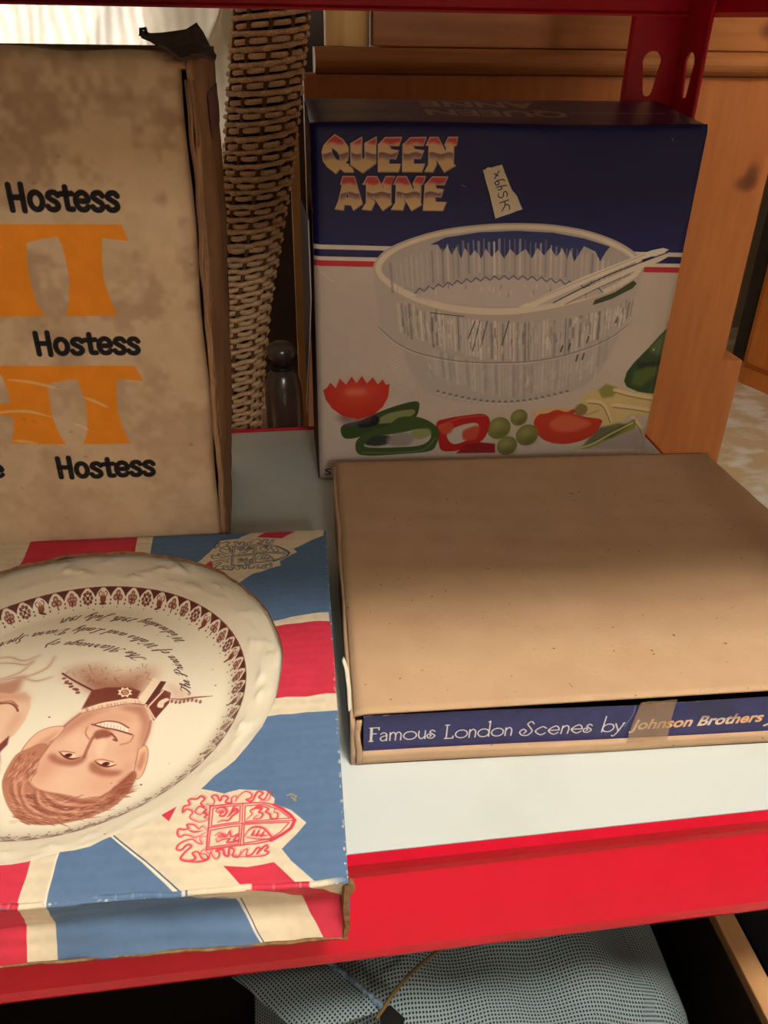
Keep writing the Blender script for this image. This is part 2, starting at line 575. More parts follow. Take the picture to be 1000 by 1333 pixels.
# ------------------------------------------------------------------ print: tall stained carton, front
def draw_carton():
    c = Canvas(-215, -5, 8, 330, 3.2, (202, 177, 147))
    H, W = c.H, c.W
    n1 = noise2(H, W, 9, 1) * .5 + noise2(H, W, 23, 2) * .3 + noise2(H, W, 60, 3) * .2
    n2 = noise2(H, W, 14, 5) * .6 + noise2(H, W, 40, 6) * .4
    zz = np.linspace(-5, 330, H)[:, None]
    stain_rise = 0.28 + 0.72 * np.clip((zz - 60) / 210, 0, 1)  # blotches grow stronger towards the top
    st = np.clip((n1 - .46) * 5, 0, 1) * stain_rise
    c.a = c.a * (1 - st[..., None] * .55) + S(146, 114, 92) * st[..., None] * .55
    st2 = np.clip((n2 - .52) * 5, 0, 1) * stain_rise
    c.a = c.a * (1 - st2[..., None] * .45) + S(178, 154, 122) * st2[..., None] * .45
    base = c.a.copy()
    ORANGE, BLACK = (232, 140, 34), (30, 28, 30)
    up = [(-137.0,234.1),(-102.9,233.7),(-41.1,232.7),(-38.7,224.1),(-45.4,225.0),(-52.1,225.9),(-53.7,218.3),(-54.8,203.5),(-52.9,191.9),(-50.4,183.6),(-78.1,184.3),(-74.9,193.3),(-72.9,202.2),(-72.8,211.7),(-73.4,221.9),(-74.9,226.7),(-82.8,226.0),(-91.0,224.1),(-92.2,218.2),(-93.1,205.9),(-92.4,192.9),(-89.2,184.6),(-113.4,185.3),(-149.2,186.3)]
    c.poly(up, ORANGE, .93)
    lowp = [(-144.2,157.8),(-119.6,157.0),(-45.2,153.8),(-41.7,144.2),(-55.9,146.2),(-57.9,138.5),(-58.9,126.3),(-57.5,114.1),(-54.6,104.2),(-81.8,105.6),(-78.2,114.1),(-76.5,127.1),(-76.8,138.3),(-78.3,147.3),(-86.1,146.8),(-94.9,145.3),(-96.1,136.7),(-96.4,123.5),(-94.4,112.9),(-92.1,106.1),(-123.3,107.7),(-120.0,117.1),(-118.3,125.0),(-126.3,126.3),(-151.1,129.4),(-149.6,135.6),(-124.7,133.6),(-118.2,133.8),(-117.8,141.9),(-119.2,150.9),(-120.6,152.4),(-144.9,155.1)]
    c.poly(lowp, ORANGE, .95)
    for a in ([(-116.4,148.5),(-104.9,146.6),(-95.2,143.9),(-89.6,141.7)], [(-134.6,127.2),(-119.8,128.5),(-108.6,128.0),(-97.1,124.5)],
              [(-85.7,119.5),(-80.8,117.3),(-77.6,114.6)], [(-122.0,109.6),(-114.2,108.7),(-108.3,107.4)], [(-76.7,135.9),(-70.7,132.7),(-63.9,128.5)]):
        c.stroke(a, 1.3, (226, 196, 164), .6, True, True)
        c.stroke(a, 2.6, (226, 190, 150), .3, True, True)
    for q, h in (([(-95.6,239.4),(-39.5,238.4)], [(-95.6,239.4),(-94.6,254.7)]),
                 ([(-97.3,161.7),(-39.7,159.7)], [(-97.3,161.7),(-96.8,177.2)]),
                 ([(-100.0,82.2),(-41.4,79.9)], [(-100.0,82.2),(-99.3,98.7)])):
        cap = math.hypot(h[0][0] - h[1][0], h[0][1] - h[1][1])
        w = cap / 1.36 * .255
        d = ((q[1][0] - q[0][0]), (q[1][1] - q[0][1]))
        up = w / 2 / cap * 1.0
        p0, p1 = (q[0][0] - w * .1, q[0][1] + w * .45), (q[1][0] - w * .3, q[1][1] + w * .45)
        c.pen('Hostess', [p0, p1], (cap - w) / 1.36, GROT, w, BLACK, alpha=.96)
    q = [(-144.2,84.8),(-130.8,84.5)]
    c.pen('e', [(q[1][0] - 9.3, q[1][1] + 1), (q[1][0] - .4, q[1][1] + 1)], 8.4, GROT, 2.5, BLACK, alpha=.96)
    # scuffs let the board show through the ink
    n3 = noise2(H, W, 120, 9)
    k = np.clip((n3 - .93) * 7, 0, 1)[..., None]
    c.a = c.a * (1 - k) + base * k
    for _ in range(26):
        u, v = random.uniform(-150, 0), random.uniform(10, 300)
        c.ell((u, v), random.uniform(.4, 1.6), random.uniform(.3, .9), (105, 70, 50), random.uniform(.2, .55), .8)
    return c

# ------------------------------------------------------------------ print: glass-bowl carton, front
def draw_bowl_carton():
    c = Canvas(-3, -2, 288, 276, 4.2, (214, 200, 188))
    yy = np.linspace(-2, 276, c.H)[:, None, None]
    c.a *= 1 - .05 * noise2(c.H, c.W, 6, 11)[..., None]
    NAVY, RED, CREAM = (21, 27, 92), (200, 44, 58), (226, 212, 196)
    line = [(2.9,190.8),(280.2,181.0)]
    sl = (line[1][1] - line[0][1]) / (line[1][0] - line[0][0])
    z0 = line[0][1] - sl * line[0][0]
    px_mm = 0.545
    def band(a, b, col):
        c.poly([(-10, z0 + sl * -10 + a), (300, z0 + sl * 300 + a), (300, z0 + sl * 300 + b), (-10, z0 + sl * -10 + b)], col)
    band(0, 400, NAVY)
    band(-3.2, 0, CREAM)
    band(-8.2, -3.2, NAVY)
    band(-11.0, -8.2, CREAM)
    band(-15.0, -11.0, RED)
    white = (216, 203, 192)
    # bowl ------------------------------------------------------------
    K = lambda *p: p
    body = [(43.1,171.8),(45.3,151.5),(47.9,132.7),(54.1,121.8),(65.0,113.0),(71.5,95.4),(85.6,75.6),(104.6,68.3),(130.1,64.1),(160.8,63.0),(191.2,66.4),(215.9,74.9),(229.0,90.3),(235.9,110.6),(243.8,137.7),(247.8,156.7),(249.3,168.3),(229.4,150.0),(182.1,139.1),(141.3,136.4),(86.2,146.0),(58.1,158.0)]
    c.poly(body, (193, 184, 176), .8, 1.0)
    outer = [(43.1,171.8),(48.6,183.8),(64.0,192.2),(90.5,199.8),(119.4,203.3),(146.5,204.1),(174.1,202.7),(202.6,197.7),(227.6,189.0),(243.8,178.7),(249.3,169.5),(242.3,160.3),(219.7,149.0),(186.8,140.2),(148.7,135.1),(110.2,137.2),(79.2,144.9),(55.8,157.0)]
    inner = [(49.2,171.2),(53.1,180.4),(66.4,188.5),(90.7,195.5),(119.8,199.0),(146.9,200.0),(174.7,198.4),(200.9,193.8),(223.4,185.7),(238.7,177.2),(243.4,170.3),(236.7,163.9),(216.5,153.8),(183.6,146.2),(148.0,142.2),(112.1,144.2),(83.6,151.1),(61.4,160.7)]
    c.poly(outer, (232, 220, 200), 1, .3, True)
    c.poly(outer, (170, 150, 130), .5, .3, True, [[(44.7,171.5),(49.9,182.7),(65.2,190.9),(91.0,198.5),(119.5,202.0),(146.7,202.8),(174.3,201.4),(202.4,196.4),(226.4,187.7),(242.0,177.8),(247.4,169.5),(240.4,161.1),(218.5,150.4),(186.1,141.9),(148.5,137.0),(110.6,139.1),(80.1,146.6),(57.4,158.1)]])
    c.poly(inner, (188, 178, 172), 1, .5, True)
    navy_in = [(84.2,189.8),(95.2,194.6),(119.8,198.0),(147.1,198.7),(174.8,197.1),(198.7,192.7),(219.7,186.5),(216.8,182.5),(213.6,175.8),(209.1,183.0),(199.5,187.2),(193.5,176.1),(189.2,185.1),(187.8,178.0),(183.3,185.6),(179.4,179.7),(173.8,186.4),(169.8,180.9),(164.1,186.5),(160.7,178.8),(155.3,186.0),(148.8,181.2),(143.7,186.1),(139.8,179.1),(134.6,185.4),(130.4,180.4),(125.3,186.4),(122.4,179.4),(117.4,185.6),(114.2,181.3),(109.7,187.3),(107.5,179.6),(103.5,188.4),(100.5,182.4),(96.7,189.0),(93.5,184.2),(89.9,189.7)]
    c.poly(navy_in, (50, 62, 118), 1, .3)
    r2 = random.Random(3)
    for i in range(46):
        t = i / 45
        x = 70 + 760 * t
        top = 172 - 105 * math.sin(math.pi * (.06 + .88 * t)) + r2.uniform(0, 22)
        bot = 262 - 70 * math.sin(math.pi * (.04 + .92 * t)) + r2.uniform(-14, 6)
        q = BOWL(x, top, x + (t - .5) * -16, bot)
        lum = r2.choice([(236, 226, 214), (222, 212, 202), (150, 140, 142), (205, 196, 190)])
        c.stroke(q, r2.uniform(.7, 2.0), lum, r2.uniform(.4, .8), soft=.3)
    base_in = [(74.3,152.7),(90.3,158.6),(113.2,162.7),(143.5,164.2),(174.3,163.6),(198.7,160.0),(219.1,153.0),(214.7,149.8),(191.0,145.6),(147.9,142.7),(112.1,144.4),(86.0,149.4)]
    c.poly(base_in, (206, 195, 187), .95, 1.0, True)
    zig = []
    for i in range(41):
        t = i / 40
        x = 150 + 610 * t
        y = 258 - 56 * math.sin(math.pi * (.06 + .86 * t)) + (-7 if i % 2 else 6)
        zig.append((x, y))
    zq = [BOWL(x, y, x, y)[0] for x, y in zig]
    c.stroke(zq, .9, (92, 92, 124), .85)
    for i in range(22):
        x, y = 190 + r2.uniform(0, 560), 222 + r2.uniform(0, 40)
        c.stroke(BOWL(x, y, x - 1, y + 12), .8, r2.choice([(120, 112, 116), (236, 226, 216)]), .6)
    # outside ribs, two tiers
    for i in range(64):
        t = i / 63
        x = 95 + 765 * t
        rim = 205 + 128 * math.sin(math.pi * (.12 + .76 * t)) ** .8
        mid = 372 + 112 * math.sin(math.pi * (.06 + .84 * t)) - 30 * max(0, t - .75) * 4
        if t > .55:
            mid -= (t - .55) * 70
        bot = mid + 118 - 40 * abs(t - .5)
        shift = (.5 - t) * 34
        a = r2.uniform(.35, .85)
        lum = r2.choice([(238, 230, 220), (228, 218, 208), (214, 205, 198), (148, 140, 138), (120, 114, 112)])
        c.stroke(BOWL(x, rim + r2.uniform(14, 26), x + shift * .55, mid - r2.uniform(4, 20)), r2.uniform(.8, 2.2), lum, a, soft=.3)
        if 6 < i < 58:
            lum = r2.choice([(230, 222, 212), (214, 206, 200), (158, 150, 147)])
            c.stroke(BOWL(x + shift * .7, mid + 8, x + shift * 1.5, bot - r2.uniform(6, 22)), r2.uniform(1, 2.6), lum, a * .7, soft=.5)
    for a in ((345, 400), (360, 440), (385, 430), (455, 420)):
        c.stroke(BOWL(a[0], 345, a[0] - 22, a[1]), 1.0, (70, 66, 66), .75)
    for x, y in ((630, 435), (655, 428), (715, 405), (680, 465), (700, 460), (810, 340)):
        c.stroke(BOWL(x, y - 10, x - 6, y + 8), 1.5, (76, 80, 74), .8)
    for _ in range(210):
        t = r2.random()
        x = 110 + 730 * t
        y0 = 225 + 118 * math.sin(math.pi * (.12 + .76 * t)) + r2.uniform(0, 105) * (1 - .3 * t)
        ln = r2.uniform(8, 40)
        c.stroke(BOWL(x, y0, x + (.5 - t) * ln * .25 + r2.uniform(-3, 3), y0 + ln), r2.uniform(.5, 1.5),
                 r2.choice([(244, 238, 228), (236, 228, 206), (240, 232, 222), (120, 114, 112), (170, 160, 150)]), r2.uniform(.2, .6), taper=False, soft=.2)
    for _ in range(90):
        t = r2.random()
        x = 180 + 560 * t
        y0 = 445 + 60 * math.sin(math.pi * t) + r2.uniform(0, 70)
        c.stroke(BOWL(x, y0, x + (.5 - t) * 14, y0 + r2.uniform(8, 30)), r2.uniform(.6, 2.0), r2.choice([(238, 230, 222), (226, 218, 210), (166, 158, 154)]), r2.uniform(.15, .4), soft=.5)
    tier = [(47.9,129.2),(54.1,123.0),(63.7,115.5),(80.7,107.6),(112.6,100.6),(147.2,98.5),(177.0,99.7),(206.4,105.9),(230.1,115.3),(244.5,126.7)]
    c.stroke(tier, .9, (130, 122, 122), .75, True)
    c.stroke([(u, v - 1.2) for u, v in tier], .8, (236, 228, 218), .5, True)
    for i in range(22):
        t = i / 21
        x = 225 + 420 * t
        q = BOWL(x, 572 + 34 * math.sin(math.pi * t), x, 0)[0]
        c.ell(q, 1.5, 1.1, (120, 112, 110), .75, .3)
        c.ell((q[0], q[1] - 1.8), 1.7, .7, (232, 222, 214), .6, .3)
    for i in range(14):
        c.stroke(BOWL(110 + i * 3, 440 + i * 9, 60 + i * 4, 470 + i * 8), .6, (236, 228, 220), .4)
    c.poly([(212.9,142.7),(214.0,146.7),(229.0,152.4),(242.6,161.0),(245.5,158.6),(242.7,154.9),(227.4,147.2)], (58, 70, 44), .9, .3)
    c.stroke([(86.5,139.9),(98.3,138.2),(112.7,136.4)], .7, (90, 74, 70), .9)
    # servers
    c.poly([(153.9,142.6),(202.8,165.0),(252.5,183.3),(261.4,185.0),(266.5,183.6),(263.5,181.6),(242.0,175.3),(203.6,159.4),(167.1,142.8)], (236, 226, 208), 1, .2)
    c.poly([(179.5,144.6),(217.7,161.5),(243.6,173.0),(263.9,180.7),(268.3,179.2),(260.3,174.6),(238.6,167.1),(191.1,145.1)], (232, 220, 200), 1, .2)
    c.stroke([(181.3,145.3),(217.4,163.6),(244.6,174.1),(265.5,181.3)], .8, (40, 36, 44), .9, True)
    c.stroke([(191.2,143.9),(218.4,157.3),(238.9,165.5)], .7, (110, 100, 96), .8, True)
    c.stroke([(162.0,145.7),(203.1,162.9),(248.3,180.4)], .6, (180, 166, 150), .8, True)
    # vegetables --------------------------------------------------------
    V = lambda *a: None
    leaf = [(249.2,79.1),(250.2,87.0),(254.7,94.7),(265.0,107.0),(271.8,116.3),(277.2,122.7),(277.0,128.3),(280.5,130.1),(287.3,133.6),(294.6,135.3),(310.1,64.8),(275.6,66.5),(262.2,69.6),(252.5,74.0)]
    c.poly(leaf, (52, 78, 46), 1, .4)
    c.poly([(265.9,106.9),(277.6,120.8),(283.1,126.3),(293.6,122.3),(290.8,108.1),(278.9,99.8),(267.8,102.1)], (96, 118, 78), .9, 2)
    c.poly([(256.1,86.8),(267.9,91.3),(277.0,90.1),(274.6,82.2),(264.4,73.5),(255.9,76.9)], (88, 112, 48), .9, 2)
    c.poly([(257.4,95.6),(267.4,94.3),(279.5,96.9),(280.5,91.9),(267.9,91.3),(258.5,89.7)], (24, 38, 34), .8, 1.5)
    c.ell([(269.5,105.2)][0], .7, .7, (235, 230, 220))
    endive = [(227.2,72.4),(235.8,77.4),(244.4,74.7),(260.7,69.2),(290.4,64.0),(293.2,50.2),(274.3,47.9),(259.6,49.0),(253.6,41.6),(247.3,36.3),(234.2,42.4),(218.3,53.1),(212.9,58.3),(218.2,70.3)]
    c.poly(endive, (222, 200, 140), 1, .5, True)
    c.poly([(228.4,72.3),(234.6,77.4),(244.6,73.7),(242.4,65.7),(233.1,64.9)], (150, 148, 82), .9, 1)
    for a in ([(242.5,71.8),(261.3,66.3),(286.1,61.4)], [(243.6,58.3),(263.3,55.1),(283.4,50.5)], [(221.6,62.8),(233.9,59.9),(243.5,44.6)],
              [(262.5,46.3),(271.7,35.8),(274.3,27.9)]):
        c.stroke(a, 3.2, (236, 220, 172), .9, True, soft=.6)
        c.stroke([(u, v - 2.0) for u, v in a], 1.0, (150, 122, 76), .8, True)
    c.poly([(220.5,21.2),(234.2,27.1),(251.8,37.9),(265.1,45.0),(266.7,36.0),(250.9,28.9),(228.2,18.8),(208.7,19.1)], (150, 150, 74), 1, .5)
    c.poly([(232.6,37.4),(251.2,41.7),(261.4,38.8),(248.5,29.0),(222.9,21.9)], (70, 80, 50), .7, 1.5)
    c.stroke([(208.7,19.1),(227.8,21.7),(245.6,31.7),(263.4,41.2)], 1.6, (216, 208, 142), .9, True)
    c.poly([(223.4,18.5),(244.0,26.6),(266.7,36.0),(276.6,35.6),(277.8,15.9)], (130, 124, 122), .45, 2)
    c.poly([(175.8,54.8),(187.1,58.0),(215.6,55.7),(218.7,50.6),(178.9,48.5)], (228, 190, 130), .9, 1, True)
    tom2 = [(177.4,44.8),(180.8,52.1),(187.7,53.1),(195.5,56.0),(204.1,53.7),(210.8,55.9),(218.9,49.3),(233.6,46.2),(236.2,42.4),(231.0,32.4),(219.8,26.2),(205.6,24.2),(192.1,26.9),(183.0,33.2)]
    c.poly(tom2, (204, 66, 48), 1, .4, True)
    c.poly([(191.1,44.2),(202.0,51.3),(219.2,46.8),(227.2,41.5),(213.7,35.7),(196.8,36.9)], (226, 120, 92), .8, 2, True)
    c.stroke([(211.4,52.1),(221.1,50.5),(231.3,53.8)], 1.4, (196, 168, 120), 1, True)
    c.poly([(210.8,55.9),(214.9,60.6),(221.2,57.9),(220.9,51.8),(214.0,50.3)], (150, 130, 84), 1, .8, True)
    for q, r in (([(155.0,49.8)][0], 9.5), ([(164.3,50.4)][0], 7.2), ([(172.9,34.1)][0], 9.6), ([(148.3,41.4)][0], 9.8), ([(156.7,24.8)][0], 8.6)):
        if r == 9.5:
            continue
        c.ell(q, r, r * 1.02, (128, 128, 72), 1, .4)
        c.ell((q[0] - r * .2, q[1] + r * .25), r * .6, r * .55, (172, 172, 112), .8, r * .6)
        c.ell((q[0] + r * .3, q[1] - r * .55), r * .6, r * .35, (88, 86, 50), .5, r * .5)
    pr = [(95.8,48.4),(104.3,52.0),(119.0,54.1),(133.9,54.8),(139.8,49.2),(139.0,38.5),(134.5,30.4),(123.5,24.9),(111.0,21.8),(100.8,23.7),(97.8,34.8)]
    hol = [(105.0,38.6),(114.7,44.9),(128.2,47.0),(131.2,41.5),(125.4,33.6),(114.4,28.6),(108.0,30.3)]
    c.poly(pr, (188, 40, 40), 1, .4, True, [hol])
    c.poly([(118.7,40.7),(131.0,44.2),(130.5,33.4),(123.1,31.0),(117.9,33.9)], (208, 84, 60), .95, 1.2, True)
    c.poly([(97.2,45.6),(108.3,47.9),(109.9,41.1),(102.6,37.3)], (214, 92, 66), .9, 1.2, True)
    c.stroke([(98.5,45.6),(116.7,52.3),(135.3,53.2)], 1.0, (226, 110, 90), .7, True, soft=.4)
    c.poly([(120.9,26.9),(133.4,29.1),(146.3,27.2),(147.0,18.7),(113.7,19.7)], (150, 30, 34), .95, .8)
    c.poly([(106.7,31.7),(109.8,42.4),(117.2,43.5),(118.1,29.8)], (206, 198, 188), .9, .8)
    g1 = [(19.0,48.9),(35.9,53.5),(47.9,59.5),(64.7,65.4),(79.1,67.9),(80.8,60.8),(77.2,53.1),(65.1,49.6),(45.7,43.8),(31.1,37.8),(20.1,38.2)]
    c.poly(g1, (62, 82, 44), 1, .4, True)
    c.poly([(45.6,50.4),(55.2,57.9),(74.5,61.1),(77.1,57.1),(65.1,51.0),(52.9,49.6)], (150, 156, 104), .9, .8, True)
    c.poly([(32.3,51.0),(44.3,57.1),(49.2,52.9),(45.6,47.8),(33.5,46.7)], (24, 30, 36), .9, .8, True)
    g2 = [(30.6,35.1),(40.8,42.7),(55.4,47.4),(65.0,54.4),(79.6,54.3),(92.1,48.5),(98.5,40.2),(96.8,29.4),(90.8,22.8),(65.8,21.2),(40.9,21.0),(31.0,24.2)]
    gh = [(37.2,32.1),(48.2,38.3),(65.3,40.3),(80.0,43.1),(88.7,42.0),(91.5,35.1),(83.0,28.6),(60.7,27.7),(40.9,28.6)]
    c.poly(g2, (70, 94, 48), 1, .4, True, [gh])
    c.poly(gh, (196, 186, 180), .9, .8, True)
    c.poly([(37.2,32.1),(45.7,38.5),(58.0,37.9),(55.6,31.2),(45.8,29.5)], (40, 48, 40), .9, 1, True)
    c.poly([(55.5,36.7),(67.8,41.0),(77.8,37.0),(73.0,29.1),(58.1,29.8)], (150, 142, 138), .8, 1.5, True)
    c.poly([(75.1,41.2),(88.6,43.9),(91.4,37.8),(80.3,34.2)], (150, 158, 96), .9, 1, True)
    c.stroke([(36.0,23.9),(60.8,22.8),(85.7,24.4),(95.8,34.9)], 1.3, (118, 140, 84), .8, True, soft=.5)
    c.poly([(12.0,57.1),(31.1,58.9),(45.5,58.3),(40.8,50.6),(21.4,48.8)], (120, 96, 112), .5, 3)
    tom = [(4.5,79.8),(7.6,81.8),(10.3,86.0),(14.3,81.2),(17.6,89.1),(22.4,83.8),(26.8,90.5),(30.6,84.7),(34.9,90.8),(38.7,84.4),(43.5,89.4),(47.4,83.5),(51.2,87.4),(54.0,82.7),(56.7,83.8),(55.8,72.7),(51.5,64.0),(44.4,57.7),(31.9,54.0),(19.4,57.5),(11.3,64.1),(6.5,71.6)]
    c.poly(tom, (204, 54, 40), 1, .3)
    c.ell([(31.7,75.6)][0], 16, 9, (226, 92, 66), .6, 8)
    c.ell([(29.9,77.6)][0], 9, 3, (240, 170, 140), .5, 3)
    c.poly([(14.0,60.1),(31.9,52.8),(49.9,61.7),(38.8,54.3),(22.2,54.4)], (140, 26, 26), .6, 3)
    # lettering -----------------------------------------------------------
    L1a = [[(16.6,262.1),(21.7,259.3),(25.3,254.5),(25.8,250.7),(24.7,246.4),(23.1,244.2),(27.8,243.5),(28.8,238.8),(22.5,238.9),(19.9,241.1),(16.7,237.9),(14.7,239.6),(11.1,242.1),(8.3,245.9),(7.6,251.7),(8.8,255.5),(12.5,259.2)],
           [(27.1,256.7),(34.4,260.7),(34.4,247.8),(35.9,246.6),(36.7,248.3),(36.4,256.9),(44.2,260.9),(44.6,244.7),(35.2,238.3),(27.0,243.5)],
           [(45.8,256.2),(50.2,260.5),(61.4,260.7),(59.7,255.5),(52.9,255.5),(54.5,253.1),(59.5,252.4),(57.8,247.3),(53.0,247.5),(53.1,243.9),(61.3,243.9),(59.8,239.0),(45.7,239.0)],
           [(62.6,256.2),(67.4,260.5),(78.2,260.7),(76.5,255.5),(69.2,255.5),(70.6,253.1),(76.9,252.4),(74.7,247.3),(70.0,247.5),(70.1,243.9),(77.8,243.9),(76.1,238.9),(62.5,239.0)],
           [(78.4,255.7),(80.8,260.7),(86.4,260.7),(92.4,251.1),(92.5,254.0),(91.1,256.0),(93.5,260.8),(99.9,260.8),(99.1,255.5),(97.5,255.5),(97.9,243.8),(99.4,242.8),(91.8,238.6),(85.4,247.7),(86.1,243.3),(83.7,238.8),(78.0,239.0),(80.5,243.4),(80.3,255.5)]]
    L1h = [[[(14.2,254.3),(18.0,251.7),(20.0,248.8),(19.5,245.7),(16.9,246.9),(14.6,250.2)]], [], [], [], []]
    L2a = [[(19.8,231.0),(21.4,236.2),(29.4,236.1),(34.9,218.1),(28.7,214.0),(27.1,217.4),(22.3,217.7),(21.7,214.1),(15.8,214.9),(18.1,219.7),(21.1,231.0)],
           [(35.2,230.9),(38.3,236.1),(44.7,236.1),(49.6,228.1),(49.9,229.6),(48.5,231.1),(51.1,236.1),(57.5,236.0),(56.0,231.1),(54.9,230.8),(54.9,219.0),(55.7,217.9),(49.3,213.6),(42.4,223.1),(43.5,218.8),(41.1,213.9),(34.7,214.5),(37.6,218.8),(37.6,230.9)],
           [(56.8,230.8),(59.1,236.0),(65.3,236.0),(70.9,226.5),(71.1,229.0),(70.0,231.2),(72.5,236.0),(78.7,236.0),(77.0,230.7),(75.7,230.7),(75.9,218.3),(77.0,217.5),(69.7,213.4),(62.9,224.0),(64.9,218.6),(63.4,213.8),(55.2,214.3),(58.1,218.7),(58.4,230.8)],
           [(78.9,230.7),(83.5,235.7),(94.4,235.6),(92.2,230.4),(85.9,230.7),(86.6,227.9),(91.8,227.4),(90.2,222.3),(86.0,222.8),(86.5,219.0),(94.2,218.9),(92.0,213.3),(78.0,213.6),(78.6,230.7)]]
    L2h = [[[(24.8,226.5),(25.8,222.2),(23.4,222.2)]], [], [], []]
    stops = [(0, (206, 66, 78)), (.18, (206, 72, 80)), (.27, (226, 186, 150)), (.46, (228, 200, 156)), (.50, (128, 92, 98)), (.60, (170, 136, 128)), (.68, (222, 190, 146)), (1, (232, 204, 136))]
    def ramp(top, bot):
        xs = [a for a, _ in stops]
        cs = np.array([b for _, b in stops], float) / 255
        def f(u, v):
            t = (top - v) / (top - bot) + .025 * np.sin(u * .55)
            return np.stack([np.interp(t, xs, cs[:, i]) for i in range(3)], -1).astype(np.float32)
        return f
    for polys, holes in ((L1a, L1h), (L2a, L2h)):
        top = max(v for p in polys for _, v in p)
        bot = min(v for p in polys for _, v in p)
        for p, h in zip(polys, holes):
            c.stroke(p + p[:1], 2.4, (12, 12, 40), .7)
            c.poly(p, ramp(top, bot), 1, holes=h)
            c.stroke([(u + .25, v - .25) for u, v in p] + [p[0]], .9, (232, 196, 176), .75)
            for hh in h:
                c.stroke(hh + hh[:1], .7, (232, 196, 176), .7)
    q = [(4.2,4.9),(9.3,4.6)]
    c.glyphs('S', q[0], q[1], 6.2, (34, 40, 104), offset=.01)
    c.stroke([(-1.7,0.1),(14.9,-0.0)], 1.2, (26, 28, 60), .9)
    for a in ([(89.7,226.4),(91.4,224.8)], [(104.2,230.3),(107.6,228.8)], [(253.0,260.0),(254.4,258.5)]):
        c.stroke(a, .6, (190, 190, 200), .6)
    c.stroke([(2.6,177.9),(6.2,170.2),(15.0,163.9)], .5, (240, 232, 224), .6, True)
    # rubbed edges
    for k in range(70):
        v = random.uniform(0, 270)
        c.ell((random.choice([0.2, 279]) + random.uniform(-.4, .4), v), .5, random.uniform(.4, 2), (214, 200, 186), random.uniform(.2, .7))
        c.ell((random.uniform(0, 280), 271.0 + random.uniform(-.4, .4)), random.uniform(.5, 2), .3, (150, 146, 170), random.uniform(.1, .5))
    return c

_bx = [(39.5,210.3),(266.6,208.3),(40.3,57.5),(300.4,47.1)]
_bf = projective([(0, 0), (1000, 0), (0, 650), (1000, 650)], _bx)
def BOWL(x0, y0, x1, y1):
    """illustration grid (1000 x 650) -> millimetres on the carton front"""
    return [_bf(x0, y0), _bf(x1, y1)]

# ------------------------------------------------------------------ print: crest (line art)
CREST_TIP = [(-20.9,30.9)][0]
CREST_TIP_FAR = [(-23.9,233.7)][0]
SHIELD = [(-56.9,40.7),(-49.8,40.7),(-43.4,40.7),(-38.1,40.9),(-33.4,40.6),(-29.8,39.4),(-26.2,37.1),(-22.7,33.6),(-20.9,30.9),(-22.4,27.1),(-26.1,24.0),(-30.6,21.5),(-36.2,20.4),(-42.3,20.0),(-49.5,19.8),(-56.7,19.9),(-56.8,29.9)]
CREST_LINES = [[(-43.1,40.7),(-42.8,30.1),(-43.0,20.0)], [(-56.8,30.4),(-42.8,30.6),(-21.5,30.8)],
               [(-55.6,39.6),(-44.0,39.6),(-43.9,31.4),(-55.7,31.1),(-55.6,39.6)], [(-42.0,39.4),(-33.9,39.8),(-27.4,36.5),(-22.9,32.0),(-41.8,31.2),(-42.0,39.4)],
               [(-55.8,29.2),(-43.8,29.6),(-43.8,20.7),(-55.9,20.7),(-55.8,29.2)], [(-42.0,30.0),(-23.2,29.9),(-26.7,25.3),(-30.9,22.4),(-41.8,20.8),(-42.0,30.0)]]
